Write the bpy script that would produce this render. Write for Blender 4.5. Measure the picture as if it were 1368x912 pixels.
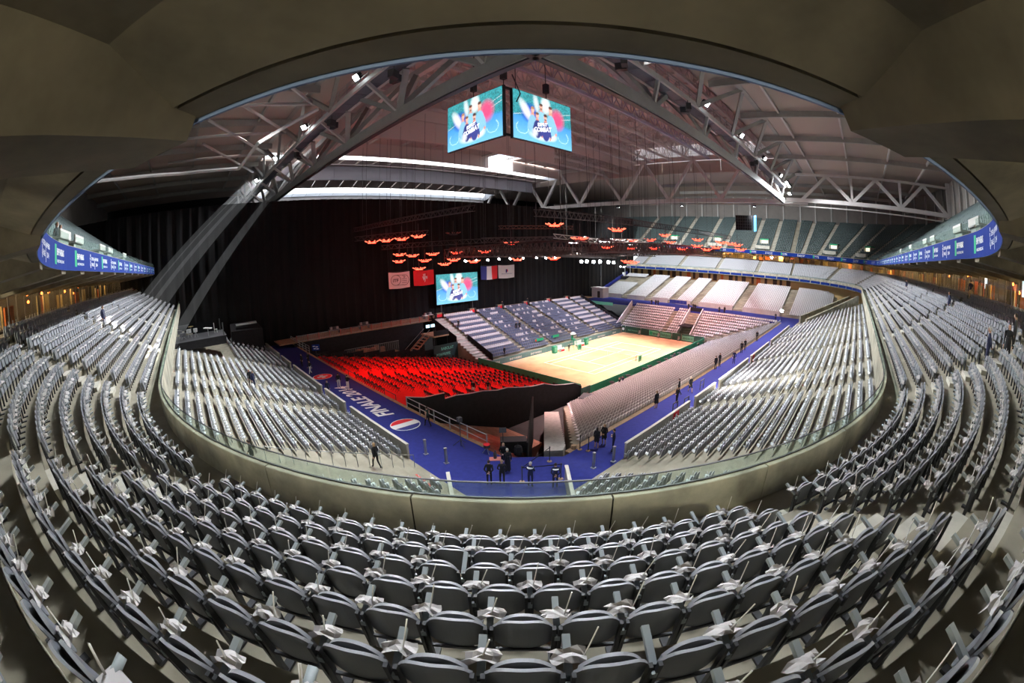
import bpy, math, random
import numpy as np
from mathutils import Vector, Matrix

random.seed(7)
sc = bpy.context.scene
for o in list(bpy.data.objects):
    bpy.data.objects.remove(o)
COL = sc.collection
R = math.radians

# ---------------------------------------------------------------- camera
# world: X runs along the right-hand stand, Y along the left-hand stand, Z = 0 on the clay
cd = bpy.data.cameras.new('camera')
cd.type = 'PANO'
cd.panorama_type = 'FISHEYE_EQUISOLID'
cd.sensor_fit = 'HORIZONTAL'
cd.sensor_width = 36.0
cd.sensor_height = 24.0
cd.fisheye_lens = 580 * 36 / 1368
cd.fisheye_fov = R(230)
cd.clip_start = 0.05
cd.clip_end = 1000
cam = bpy.data.objects.new('camera', cd)
COL.objects.link(cam)
sc.camera = cam
CAMZ = 19.8


def aim(pitch, roll, yaw):
    p, r, a = R(pitch), R(roll), R(yaw)
    M = Matrix(((math.sin(a), math.cos(a), 0), (-math.cos(a), math.sin(a), 0), (0, 0, 1)))
    f = Vector((0, math.cos(p), math.sin(p)))
    x = Vector((1, 0, 0))
    u = x.cross(f)
    rt = x * math.cos(r) + u * math.sin(r)
    up = u * math.cos(r) - x * math.sin(r)
    f, rt, up = M @ f, M @ rt, M @ up
    m = Matrix((rt, up, -f)).transposed().to_4x4()
    m.translation = (0, 0, CAMZ)
    return m


cam.matrix_world = aim(-12.0, -1.0, 46.5)

# ---------------------------------------------------------------- world, exposure
w = bpy.data.worlds.new('overcast_daylight')
sc.world = w
sun = bpy.data.lights.new('winter_sun', 'SUN')
sun.energy = 42.0
sun.angle = R(0.53)
sun.color = (1.0, 0.96, 0.9)
SUND = Vector((-26.6, -55.0, -26.0)).normalized()
suno = bpy.data.objects.new('winter_sun', sun)
COL.objects.link(suno)
suno.location = (80, 160, 80)
suno.rotation_euler = SUND.to_track_quat('-Z', 'Y').to_euler()
w.use_nodes = True
bg = w.node_tree.nodes['Background']
bg.inputs[0].default_value = (0.86, 0.92, 1.0, 1)
bg.inputs[1].default_value = 1.6
vs = sc.view_settings
vs.view_transform = 'Standard'
vs.look = 'None'
vs.gamma = 1
vs.use_curve_mapping = False
vs.exposure = 0.6
sc.cycles.use_denoising = True
sc.cycles.max_bounces = 6
sc.cycles.diffuse_bounces = 3
sc.cycles.glossy_bounces = 2
sc.cycles.transmission_bounces = 4
sc.cycles.transparent_max_bounces = 8
sc.cycles.sample_clamp_indirect = 4
sc.cycles.caustics_reflective = False
sc.cycles.caustics_refractive = False
try:
    sc.cycles.use_light_tree = True
except Exception:
    pass

FLOOD_W = 21000.0     # each floodlight on the two roof catwalks
COURT_W = 27000.0     # each white lamp cluster over the clay
RED_W = 10500.0
LOUNGE_W = 220.0

# ---------------------------------------------------------------- materials
MATS = {}


def mat(name, col, rough=0.7, metal=0.0, var=0.0, scale=4.0, bump=0.0, emit=None, estr=1.0, spec=0.35, coords='Object', col2=None):
    if name in MATS:
        return MATS[name]
    m = bpy.data.materials.new(name)
    m.use_nodes = True
    nt = m.node_tree
    b = nt.nodes['Principled BSDF']
    b.inputs['Base Color'].default_value = (*col, 1)
    b.inputs['Roughness'].default_value = rough
    b.inputs['Metallic'].default_value = metal
    b.inputs['Specular IOR Level'].default_value = spec
    if var > 0 or bump > 0:
        tc = nt.nodes.new('ShaderNodeTexCoord')
        n = nt.nodes.new('ShaderNodeTexNoise')
        n.inputs['Scale'].default_value = scale
        n.inputs['Detail'].default_value = 5
        n.inputs['Roughness'].default_value = 0.6
        nt.links.new(tc.outputs[coords], n.inputs['Vector'])
        if var > 0:
            r = nt.nodes.new('ShaderNodeValToRGB')
            a = [max(0, c * (1 - var)) for c in col]
            z = [min(1, c * (1 + var)) for c in (col2 or col)]
            r.color_ramp.elements[0].color = (*a, 1)
            r.color_ramp.elements[1].color = (*z, 1)
            r.color_ramp.elements[0].position = 0.32
            r.color_ramp.elements[1].position = 0.68
            nt.links.new(n.outputs['Fac'], r.inputs['Fac'])
            nt.links.new(r.outputs['Color'], b.inputs['Base Color'])
        if bump > 0:
            bp = nt.nodes.new('ShaderNodeBump')
            bp.inputs['Strength'].default_value = bump
            bp.inputs['Distance'].default_value = 0.02
            nt.links.new(n.outputs['Fac'], bp.inputs['Height'])
            nt.links.new(bp.outputs['Normal'], b.inputs['Normal'])
    if emit:
        b.inputs['Emission Color'].default_value = (*emit, 1)
        b.inputs['Emission Strength'].default_value = estr
    MATS[name] = m
    return m


def glass(name, tint=(0.75, 0.9, 0.85), alpha=0.25):
    m = bpy.data.materials.new(name)
    m.use_nodes = True
    nt = m.node_tree
    for n in list(nt.nodes):
        nt.nodes.remove(n)
    o = nt.nodes.new('ShaderNodeOutputMaterial')
    t = nt.nodes.new('ShaderNodeBsdfTransparent')
    t.inputs[0].default_value = (*tint, 1)
    g = nt.nodes.new('ShaderNodeBsdfGlossy')
    g.inputs[0].default_value = (1, 1, 1, 1)
    g.inputs['Roughness'].default_value = 0.03
    d = nt.nodes.new('ShaderNodeBsdfDiffuse')
    d.inputs[0].default_value = (0.5, 0.62, 0.6, 1)
    m1 = nt.nodes.new('ShaderNodeMixShader')
    m1.inputs[0].default_value = alpha
    m2 = nt.nodes.new('ShaderNodeMixShader')
    m2.inputs[0].default_value = 0.05
    nt.links.new(t.outputs[0], m1.inputs[1])
    nt.links.new(d.outputs[0], m1.inputs[2])
    nt.links.new(m1.outputs[0], m2.inputs[1])
    nt.links.new(g.outputs[0], m2.inputs[2])
    nt.links.new(m2.outputs[0], o.inputs[0])
    MATS[name] = m
    return m


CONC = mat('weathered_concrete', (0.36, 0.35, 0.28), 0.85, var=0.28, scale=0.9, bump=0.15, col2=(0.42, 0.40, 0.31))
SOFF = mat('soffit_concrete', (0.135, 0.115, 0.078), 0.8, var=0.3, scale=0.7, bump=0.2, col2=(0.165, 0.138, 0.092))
STEP = mat('terrace_concrete', (0.29, 0.265, 0.205), 0.88, var=0.22, scale=0.6, bump=0.1)
STEPG = mat('pale_stair_concrete', (0.52, 0.50, 0.43), 0.88, var=0.15, scale=1.2)
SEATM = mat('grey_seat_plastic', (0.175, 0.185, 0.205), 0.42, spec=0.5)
SEATE = mat('grey_seat_edge', (0.33, 0.345, 0.38), 0.4, spec=0.5)
SEATD = mat('dark_seat_bracket', (0.05, 0.052, 0.058), 0.5)
ARM = mat('armrest_plastic', (0.30, 0.34, 0.36), 0.45)
PAPER = mat('white_flag_paper', (0.58, 0.56, 0.56), 0.7)
PAPERL = mat('bright_flag_paper', (0.74, 0.77, 0.80), 0.7)
STICK = mat('white_stick', (0.85, 0.85, 0.84), 0.5)
SEATW = mat('pale_seat_plastic', (0.50, 0.51, 0.55), 0.5)
SEATP = mat('white_court_seat', (0.62, 0.58, 0.59), 0.5)
SEATB = mat('navy_court_seat', (0.12, 0.135, 0.2), 0.5)
SEATU = mat('dark_green_seat', (0.09, 0.125, 0.125), 0.5)
BLUE = mat('blue_carpet', (0.020, 0.027, 0.19), 0.95, var=0.12, scale=3)
RED = mat('red_carpet', (0.62, 0.012, 0.010), 0.95, var=0.1, scale=3)
CLAY = mat('orange_clay', (0.62, 0.355, 0.195), 0.95, var=0.1, scale=0.35, col2=(0.68, 0.395, 0.225))
WHITE = mat('white_paint', (0.82, 0.82, 0.8), 0.6)
BLACK = mat('black_cloth', (0.012, 0.011, 0.013), 0.9, var=0.3, scale=2)
CURT = mat('black_curtain', (0.003, 0.0028, 0.0034), 0.95, var=0.35, scale=0.6)
STEEL = mat('grey_painted_steel', (0.36, 0.35, 0.33), 0.5, var=0.06, scale=1)
STEELP = mat('pale_painted_steel', (0.60, 0.57, 0.56), 0.5, var=0.05, scale=1)
STEELD = mat('dark_steel', (0.06, 0.06, 0.065), 0.5, metal=0.3)
CAT = mat('blue_grey_grating', (0.13, 0.14, 0.18), 0.6, var=0.1, scale=6)
PANELW = None
GREEN = mat('green_fence', (0.03, 0.30, 0.16), 0.7, var=0.08, scale=2)
GREEND = mat('dark_green_board', (0.03, 0.095, 0.07), 0.6)
GREENP = mat('pale_green_board', (0.18, 0.55, 0.36), 0.6)
TEALB = mat('teal_grey_board', (0.14, 0.26, 0.26), 0.6)
BANNER = mat('blue_banner', (0.006, 0.028, 0.20), 0.75, spec=0.15)
BANNERB = mat('banner_backside', (0.20, 0.28, 0.47), 0.7)
LOGOG = mat('green_logo', (0.02, 0.38, 0.18), 0.6)
WOOD = mat('plywood', (0.36, 0.235, 0.14), 0.8, var=0.25, scale=2)
WOODR = mat('ramp_timber', (0.42, 0.20, 0.13), 0.85, var=0.2, scale=2)
WOODG = mat('grey_deck_board', (0.50, 0.47, 0.43), 0.8, var=0.15, scale=3)
RAIL = mat('galvanised_rail', (0.42, 0.43, 0.43), 0.4, metal=0.5)
ALU = mat('bare_aluminium', (0.62, 0.6, 0.58), 0.35, metal=0.6)
TRUSS = mat('dark_hung_truss', (0.055, 0.045, 0.045), 0.5, metal=0.2)
LOUB = mat('lounge_dark_wall', (0.05, 0.032, 0.022), 0.6)
LOUO = mat('lounge_orange_panel', (0.55, 0.13, 0.02), 0.55)
LOUY = mat('lounge_beige_panel', (0.50, 0.36, 0.16), 0.6)
MULL = mat('brown_mullion', (0.07, 0.055, 0.045), 0.45)


def translucent(name, col, t):
    m = bpy.data.materials.new(name)
    m.use_nodes = True
    nt = m.node_tree
    for n in list(nt.nodes):
        nt.nodes.remove(n)
    o = nt.nodes.new('ShaderNodeOutputMaterial')
    d = nt.nodes.new('ShaderNodeBsdfDiffuse')
    d.inputs[0].default_value = (*col, 1)
    q = nt.nodes.new('ShaderNodeBsdfTranslucent')
    q.inputs[0].default_value = (*col, 1)
    x = nt.nodes.new('ShaderNodeMixShader')
    x.inputs[0].default_value = t
    nt.links.new(d.outputs[0], x.inputs[1])
    nt.links.new(q.outputs[0], x.inputs[2])
    nt.links.new(x.outputs[0], o.inputs[0])
    return m


DECKC = translucent('retractable_roof_panel', (0.64, 0.56, 0.54), 0.022)  # faint translucency added to brighten the roof underside
DECK = translucent('roof_deck', (0.50, 0.43, 0.385), 0.006)  # same added translucency, weaker, to lift the side decks
PANELW = translucent('white_translucent_wall', (0.72, 0.72, 0.75), 0.22)
GLAZE = translucent('milky_roof_glazing', (0.9, 0.92, 0.95), 0.6)
GLASS = glass('clear_glass', (0.9, 0.93, 0.9), 0.04)
GLASSG = glass('green_tint_glass', (0.88, 0.94, 0.91), 0.045)
LAMPW = mat('white_lamp_glow', (1, 1, 1), 0.5, emit=(0.9, 0.96, 1.0), estr=45)
LAMPS = mat('small_white_glow', (1, 1, 1), 0.5, emit=(0.92, 0.96, 1.0), estr=22)
LAMPR = mat('red_lamp_glow', (1, 0.1, 0.05), 0.5, emit=(1.0, 0.03, 0.015), estr=9)
LAMPP = mat('pale_red_glow', (1, 0.4, 0.3), 0.5, emit=(1.0, 0.16, 0.08), estr=1.6)
WARM = mat('warm_downlight', (1, 0.8, 0.5), 0.5, emit=(1.0, 0.72, 0.35), estr=14)
ORANGEL = mat('orange_lamp', (1, 0.3, 0.1), 0.5, emit=(1.0, 0.16, 0.03), estr=7)
SKIN = mat('skin', (0.52, 0.30, 0.21), 0.6)
HAIRD = mat('dark_hair', (0.03, 0.02, 0.015), 0.6)
HAIRL = mat('light_hair', (0.30, 0.20, 0.11), 0.6)
HAIRG = mat('grey_hair', (0.45, 0.43, 0.4), 0.6)
SUIT = mat('black_suit', (0.012, 0.012, 0.015), 0.8)
NAVY = mat('navy_suit', (0.018, 0.022, 0.06), 0.8)
TROUW = mat('white_trousers', (0.7, 0.69, 0.67), 0.8)
BEIGE = mat('beige_coat', (0.42, 0.33, 0.24), 0.8)
DKGREEN = mat('dark_green_shirt', (0.015, 0.035, 0.03), 0.8)
SHOE = mat('black_shoe', (0.008, 0.008, 0.008), 0.5)
REDF = mat('flag_red', (0.75, 0.02, 0.03), 0.7)
WHITEF = mat('flag_white', (0.8, 0.76, 0.76), 0.75)
BLUEF = mat('flag_blue', (0.03, 0.04, 0.22), 0.75)
INK = mat('black_print', (0.02, 0.02, 0.022), 0.7)


# ---------------------------------------------------------------- helpers
class MB:
    def __init__(s):
        s.v, s.f, s.m = [], [], []

    def add(s, vs, fs, mi=0):
        n = len(s.v)
        s.v += [tuple(p) for p in vs]
        s.f += [tuple(i + n for i in f) for f in fs]
        s.m += [mi] * len(fs)
        return s

    def box(s, c, d, rz=0.0, mi=0, rx=0.0):
        x, y, z = d[0] / 2, d[1] / 2, d[2] / 2
        M = Matrix.Translation(c) @ Matrix.Rotation(rz, 4, 'Z') @ Matrix.Rotation(rx, 4, 'X')
        P = [M @ Vector(p) for p in ((-x, -y, -z), (x, -y, -z), (x, y, -z), (-x, y, -z), (-x, -y, z), (x, -y, z), (x, y, z), (-x, y, z))]
        return s.add(P, BOXF, mi)

    def bar(s, a, b, wd, h=None, mi=0, up=(0, 0, 1)):
        a, b = Vector(a), Vector(b)
        h = h or wd
        d = (b - a)
        if d.length < 1e-6:
            return s
        d.normalize()
        up = Vector(up)
        if abs(d.dot(up)) > 0.98:
            up = Vector((1, 0, 0))
        x = d.cross(up).normalized() * (wd / 2)
        y = x.cross(d).normalized() * (h / 2)
        P = [a - x - y, a + x - y, a + x + y, a - x + y, b - x - y, b + x - y, b + x + y, b - x + y]
        return s.add(P, [(3, 2, 1, 0), (4, 5, 6, 7), (0, 1, 5, 4), (1, 2, 6, 5), (2, 3, 7, 6), (3, 0, 4, 7)], mi)

    def tube(s, a, b, r, n=6, mi=0, r2=None):
        a, b = Vector(a), Vector(b)
        r2 = r if r2 is None else r2
        d = (b - a).normalized()
        up = Vector((0, 0, 1)) if abs(d.z) < 0.95 else Vector((1, 0, 0))
        x = d.cross(up).normalized()
        y = x.cross(d)
        P = []
        for q, rr in ((a, r), (b, r2)):
            for i in range(n):
                t = 2 * math.pi * i / n
                P.append(q + x * math.cos(t) * rr + y * math.sin(t) * rr)
        F = [(i, (i + 1) % n, n + (i + 1) % n, n + i) for i in range(n)]
        F += [tuple(range(n - 1, -1, -1)), tuple(range(n, 2 * n))]
        return s.add(P, F, mi)

    def path(s, pts, r, n=6, mi=0):
        for a, b in zip(pts[:-1], pts[1:]):
            s.tube(a, b, r, n, mi)
        return s

    def lathe(s, prof, n=12, o=(0, 0, 0), mi=0):
        P, F = [], []
        for r, z in prof:
            for i in range(n):
                t = 2 * math.pi * i / n
                P.append((o[0] + r * math.cos(t), o[1] + r * math.sin(t), o[2] + z))
        for k in range(len(prof) - 1):
            for i in range(n):
                j = (i + 1) % n
                F.append((k * n + i, k * n + j, (k + 1) * n + j, (k + 1) * n + i))
        F += [tuple(range(n - 1, -1, -1)), tuple(range((len(prof) - 1) * n, len(prof) * n))]
        return s.add(P, F, mi)

    def prism(s, poly, z0, z1, mi=0):
        """polygon in plan between two heights (a number or one value per corner)"""
        n = len(poly)
        a = z0 if hasattr(z0, '__len__') else [z0] * n
        b = z1 if hasattr(z1, '__len__') else [z1] * n
        P = [(p[0], p[1], a[i]) for i, p in enumerate(poly)] + [(p[0], p[1], b[i]) for i, p in enumerate(poly)]
        ar = sum(poly[i][0] * poly[(i + 1) % n][1] - poly[(i + 1) % n][0] * poly[i][1] for i in range(n))
        F = [tuple(range(n - 1, -1, -1)), tuple(range(n, 2 * n))] + [(i, (i + 1) % n, n + (i + 1) % n, n + i) for i in range(n)]
        if ar < 0:
            F = [tuple(reversed(f)) for f in F]
        return s.add(P, F, mi)

    def mesh(s, name, mats, off=(0, 0, 0), smooth=False):
        me = bpy.data.meshes.new(name)
        vv = np.array(s.v, float).reshape(-1, 3) - np.array(off)
        me.from_pydata(vv.tolist(), [], s.f)
        for m in (mats if isinstance(mats, (list, tuple)) else [mats]):
            me.materials.append(m)
        if any(s.m):
            me.polygons.foreach_set('material_index', s.m)
        if smooth:
            me.polygons.foreach_set('use_smooth', [True] * len(me.polygons))
        me.update()
        return me

    def build(s, name, mats, parent=None, smooth=False, off=None):
        if off is None:
            off = root_loc(parent) if parent else (0, 0, 0)
        return link(name, s.mesh(name, mats, off, smooth), parent)


BOXF = [(3, 2, 1, 0), (4, 5, 6, 7), (0, 1, 5, 4), (1, 2, 6, 5), (2, 3, 7, 6), (3, 0, 4, 7)]


def root_loc(o):
    l = Vector((0, 0, 0))
    while o:
        l += o.location
        o = o.parent
    return l


def link(name, me, parent=None, loc=None, rz=0):
    o = bpy.data.objects.new(name, me)
    COL.objects.link(o)
    if parent:
        o.parent = parent
    if loc is not None:
        o.location = loc
    if rz:
        o.rotation_euler = (0, 0, rz)
    return o


def thing(name, label, cat, loc=(0, 0, 0), rz=0.0, group=None):
    o = bpy.data.objects.new(name, None)
    o.empty_display_size = 0.1
    COL.objects.link(o)
    o.location = loc
    o.rotation_euler = (0, 0, rz)
    return tag(o, label, cat, group)


def tag(o, label, cat, group=None):
    o['label'] = label
    o['category'] = cat
    if group:
        o['group'] = group
    return o


def struct(o, label=None):
    o['kind'] = 'structure'
    if label:
        o['label'] = label
    return o


def shell(name, label=None, loc=(0, 0, 0)):
    o = bpy.data.objects.new(name, None)
    COL.objects.link(o)
    o.location = loc
    return struct(o, label)


def stuff(o, label, cat):
    o['kind'] = 'stuff'
    return tag(o, label, cat)


def dup(root, loc, rz, label, group=None):
    r = root.copy()
    COL.objects.link(r)
    r.location = loc
    r.rotation_euler = (0, 0, rz)
    r['label'] = label
    if group:
        r['group'] = group
    for ch in root.children:
        c = ch.copy()
        COL.objects.link(c)
        c.parent = r
        for g in ch.children:
            d = g.copy()
            COL.objects.link(d)
            d.parent = c
    return r


def scatter(name, protos, xf, mats, parent=None):
    """one joined mesh holding many copies; protos: list of MB, xf: rows of x, y, z, angle, proto index"""
    V, L, S, MI = [], [], [], []
    nv = 0
    xf = np.array(xf, float)
    for k, pr in enumerate(protos):
        T = xf[xf[:, 4] == k] if xf.shape[1] > 4 else xf
        if not len(T):
            continue
        pv = np.array(pr.v, float)
        fl = np.array([i for f in pr.f for i in f])
        fs = np.array([len(f) for f in pr.f])
        c, s = np.cos(T[:, 3])[:, None], np.sin(T[:, 3])[:, None]
        X = pv[None, :, 0] * c - pv[None, :, 1] * s + T[:, 0:1]
        Y = pv[None, :, 0] * s + pv[None, :, 1] * c + T[:, 1:2]
        Z = np.repeat(pv[None, :, 2], len(T), 0) + T[:, 2:3]
        V.append(np.stack([X, Y, Z], -1).reshape(-1, 3))
        L.append((fl[None, :] + (np.arange(len(T)) * len(pv))[:, None] + nv).reshape(-1))
        S.append(np.tile(fs, len(T)))
        MI.append(np.tile(np.array(pr.m), len(T)))
        nv += len(pv) * len(T)
    V, L, S, MI = np.concatenate(V), np.concatenate(L), np.concatenate(S), np.concatenate(MI)
    me = bpy.data.meshes.new(name)
    me.vertices.add(len(V))
    me.vertices.foreach_set('co', V.astype(np.float32).reshape(-1))
    me.loops.add(len(L))
    me.loops.foreach_set('vertex_index', L.astype(np.int32))
    me.polygons.add(len(S))
    st = np.concatenate([[0], np.cumsum(S)[:-1]])
    me.polygons.foreach_set('loop_start', st.astype(np.int32))
    me.polygons.foreach_set('loop_total', S.astype(np.int32))
    me.polygons.foreach_set('material_index', MI.astype(np.int32))
    for m in mats:
        me.materials.append(m)
    me.update(calc_edges=True)
    me.validate()
    return link(name, me, parent)


_txt = {}


def text2d(s, size=1.0, bold=0.0):
    """flat glyph triangles of a word, baseline at 0, centred in x"""
    k = (s, bold)
    if k not in _txt:
        cu = bpy.data.curves.new('t', 'FONT')
        cu.body = s
        cu.size = 1.0
        cu.offset = bold
        cu.resolution_u = 2
        ob = bpy.data.objects.new('t', cu)
        COL.objects.link(ob)
        dg = bpy.context.evaluated_depsgraph_get()
        me = bpy.data.meshes.new_from_object(ob.evaluated_get(dg))
        P = np.array([tuple(v.co) for v in me.vertices]).reshape(-1, 3)
        F = [tuple(p.vertices) for p in me.polygons]
        bpy.data.objects.remove(ob)
        bpy.data.curves.remove(cu)
        bpy.data.meshes.remove(me)
        P[:, 0] -= (P[:, 0].min() + P[:, 0].max()) / 2
        _txt[k] = (P[:, :2].copy(), F)
    P, F = _txt[k]
    return P * size, F


def text_on(mb, s, o, ex, ey, size, wide=None, mi=0, bold=0.02, shear=0.0):
    """lay a word on a plane: origin o, unit reading direction ex, unit up direction ey"""
    P, F = text2d(s, size, bold)
    k = 1.0
    if wide:
        k = wide / max(1e-6, P[:, 0].max() - P[:, 0].min())
    o, ex, ey = Vector(o), Vector(ex), Vector(ey)
    mb.add([o + ex * (x * k + shear * y) + ey * y for x, y in P], F, mi)


def ordn(n):
    return {1: 'first', 2: 'second', 3: 'third', 4: 'fourth', 5: 'fifth', 6: 'sixth', 7: 'seventh', 8: 'eighth', 9: 'ninth', 10: 'tenth', 11: 'eleventh', 12: 'twelfth'}.get(n) or (str(n) + ('th' if 10 <= n % 100 <= 20 else {1: 'st', 2: 'nd', 3: 'rd'}.get(n % 10, 'th')))


# ---------------------------------------------------------------- the ring that mid and upper tier follow
CX, CY, CX2 = 20.4, 20.4, 102.5
VEND = 75.6


def P(t, rho):
    k, a = t
    if k == 'L':
        return (CX - rho, a)
    if k == 'A':
        return (CX - rho * math.cos(R(a)), CY - rho * math.sin(R(a)))
    if k == 'R':
        return (a, CY - rho)
    if k == 'B':
        return (CX2 + rho * math.sin(R(a)), CY - rho * math.cos(R(a)))
    return (CX2 + rho, a)


def ang(t):
    """direction (radians) in which a seat at t looks, i.e. towards the pitch"""
    k, a = t
    return {'L': 0.0, 'A': R(a), 'R': R(90), 'B': R(90 + a), 'F': R(180)}[k]


def toks(step=2.0, arc=3.0, a='L', b='F', vl=VEND, vf=VEND):
    out = []
    if 'L' >= a or a == 'L':
        n = int((vl - CY) / step)
        out += [('L', vl + (CY - vl) * i / n) for i in range(n)]
    out += [('A', 90.0 * i / int(90 / arc)) for i in range(int(90 / arc))]
    n = int((CX2 - CX) / step)
    out += [('R', CX + (CX2 - CX) * i / n) for i in range(n)]
    if b == 'F':
        out += [('B', 90.0 * i / int(90 / arc)) for i in range(int(90 / arc))]
        n = int((vf - CY) / step)
        out += [('F', CY + (vf - CY) * i / n) for i in range(n + 1)]
    else:
        out.append(('R', CX2))
    return out


def sweep(mb, prof, tk, mi=0, closed=False):
    n = len(prof)
    V = []
    for t in tk:
        for rho, z in prof:
            x, y = P(t, rho)
            V.append((x, y, z))
    F = []
    m = n if closed else n - 1
    for i in range(len(tk) - 1):
        for j in range(m):
            a, b = i * n + j, i * n + (j + 1) % n
            F.append((a, b, b + n, a + n))
    if closed:
        F.append(tuple(range(n)))
        F.append(tuple(reversed([(len(tk) - 1) * n + j for j in range(n)])))
    return mb.add(V, F, mi)

# ================================================================ STRUCTURE
# ---- mid tier terrace (the one the camera stands on)
RHO0, TREAD, RISE, Z0, NROW = 23.66, 0.75, 0.37, 14.8, 11
prof = [(22.5, Z0)]
for k in range(NROW):
    prof += [(RHO0 + TREAD * k, Z0 + RISE * k), (RHO0 + TREAD * k, Z0 + RISE * (k + 1))]
prof += [(33.3, Z0 + RISE * NROW)]
ZB = Z0 + RISE * NROW
mid = shell('floor_mid_tier', 'stepped grey concrete terrace of the middle tier')
sweep(MB(), prof, toks(3.0, 1.5)).build('terrace', STEP, mid)

AISLE_A = [2.5, 27.5, 56.5, 85.5]
AISLE_R = [34.5, 48.0, 61.5, 75.0, 88.5]
AISLE_L = [33.0, 46.0, 59.0]
AISLE_F = [31.0, 44.0, 57.0, 70.0]
AISLE_B = [15, 45, 75]


def arc_box(mb, t0, t1, r0, r1, z0, z1, mi=0):
    q = [P(t0, r0), P(t1, r0), P(t1, r1), P(t0, r1)]
    mb.prism(q, z0, z1, mi)


for a in AISLE_A:
    for k in range(NROW):
        r0 = RHO0 + TREAD * k - 0.34
        da = math.degrees(0.6 / r0)
        mb = MB()
        arc_box(mb, ('A', a - da), ('A', a + da), r0, RHO0 + TREAD * k + 0.002, Z0 + RISE * k - 0.01, Z0 + RISE * (k + 0.5))
        mb.build('stair_step', STEPG, mid)
mb = MB()
for k in range(NROW):
    r0 = RHO0 + TREAD * k - 0.34
    for kk, l, h in (('R', AISLE_R, .6), ('L', AISLE_L, .6), ('F', AISLE_F, .6)):
        for a in l:
            arc_box(mb, (kk, a - h), (kk, a + h), r0, RHO0 + TREAD * k, Z0 + RISE * k - 0.01, Z0 + RISE * (k + 0.5))
mb.build('stair_run', STEPG, mid)
# painted row numbers on the right-hand stairs
for s, a, k in (('17', 56.0, 4), ('18', 55.4, 5)):
    mb = MB()
    x, y = P(('A', a), RHO0 + TREAD * k - 0.52)
    th = R(a)
    text_on(mb, s, (x, y, Z0 + RISE * k + 0.006), (math.sin(th), -math.cos(th), 0), (-math.cos(th) * -1, -math.sin(th) * -1, 0), 0.17)
    mb.build('row_number', WHITE, mid)

# ---- parapet: one child per precast panel, glass panes on top
par = shell('wall_parapet', 'low curved concrete parapet with glass panes on top')


def seg_list():
    out = []
    for i in range(15):
        out.append((('L', VEND - (VEND - CY) * i / 15), ('L', VEND - (VEND - CY) * (i + 1) / 15)))
    cuts = [0, 3.0, 12.2, 21.4, 30.6, 39.8, 49.0, 58.2, 67.4, 76.6, 85.8, 90]
    out += [(('A', a), ('A', b)) for a, b in zip(cuts[:-1], cuts[1:])]
    for i in range(22):
        out.append((('R', CX + (CX2 - CX) * i / 22), ('R', CX + (CX2 - CX) * (i + 1) / 22)))
    out += [(('B', 9 * i), ('B', 9 * i + 9)) for i in range(10)]
    for i in range(15):
        out.append((('F', CY + (VEND - CY) * i / 15), ('F', CY + (VEND - CY) * (i + 1) / 15)))
    return out


def between(a, b, n, gap=0.0):
    k = a[0]
    L = abs(b[1] - a[1])
    g = gap / (22.5 * math.pi / 180) if k in 'AB' else gap
    s = 1 if b[1] > a[1] else -1
    a0, b0 = a[1] + s * g / 2, b[1] - s * g / 2
    return [(k, a0 + (b0 - a0) * i / n) for i in range(n + 1)]


PROFP = [(22.5, 14.5), (22.5, 15.585), (22.485, 15.6), (22.30, 15.6), (22.285, 15.585), (22.285, 14.2), (22.4, 14.1)]
for a, b in seg_list():
    n = 6 if a[0] in 'AB' else 1
    sweep(MB(), PROFP, between(a, b, n, 0.035), closed=True).build('parapet_panel', CONC, par)
sweep(MB(), [(22.48, 14.5), (22.48, 15.56), (22.32, 15.56), (22.32, 14.5)], toks(4, 3), closed=True).build('joint_backing', mat('dark_joint', (0.03, 0.028, 0.025), 0.9), par)
for a, b in seg_list():
    for q0, q1 in ((0, .5), (.5, 1)):
        t0 = (a[0], a[1] + (b[1] - a[1]) * q0)
        t1 = (a[0], a[1] + (b[1] - a[1]) * q1)
        sweep(MB(), [(22.345, 15.6), (22.345, 15.93), (22.357, 15.93), (22.357, 15.6)], between(t0, t1, 3 if a[0] in 'AB' else 1, 0.02), closed=True).build('glass_pane', GLASSG, par)
mb = MB()
sweep(mb, [(22.335, 15.925), (22.335, 15.945), (22.367, 15.945), (22.367, 15.925)], toks(4, 3), closed=True)
sweep(mb, [(22.33, 15.6), (22.33, 15.625), (22.372, 15.625), (22.372, 15.6)], toks(4, 3), closed=True)
mb.build('glass_rail', STEELD, par)
# blue strip panels on the outer face of the far parapet
for a, b in seg_list():
    if a[0] in 'BF':
        sweep(MB(), [(22.25, 14.3), (22.25, 14.95), (22.284, 14.95), (22.284, 14.3)], between(a, b, 3, 0.25), closed=True).build('fascia_strip', BANNER, par)

# ---- underside of the mid tier and the concourse wall seen below it on the far side
mb = MB()
sweep(mb, [(22.4, 14.12), (30.0, 14.0)], toks(4, 4))
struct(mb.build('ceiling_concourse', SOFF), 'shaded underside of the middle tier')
cw = shell('wall_concourse', 'warm lit concourse wall behind the far lower stand')
fb = [('B', 20 + 10 * i) for i in range(8)] + [('F', CY + 6.1 * i) for i in range(10)]
sweep(MB(), [(25.4, 5.0), (25.4, 14.1)], fb).build('wall_face', LOUY, cw)
for i in range(24):
    v0 = 18 + 2.4 * i + (0.5 if i % 3 else 0)
    mb = MB().box((CX2 + 25.33, v0, 13.0), (0.12, 1.3 if i % 2 else 0.8, 2.0))
    mb.build('opening', LOUB if i % 5 else LOUO, cw)

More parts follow.
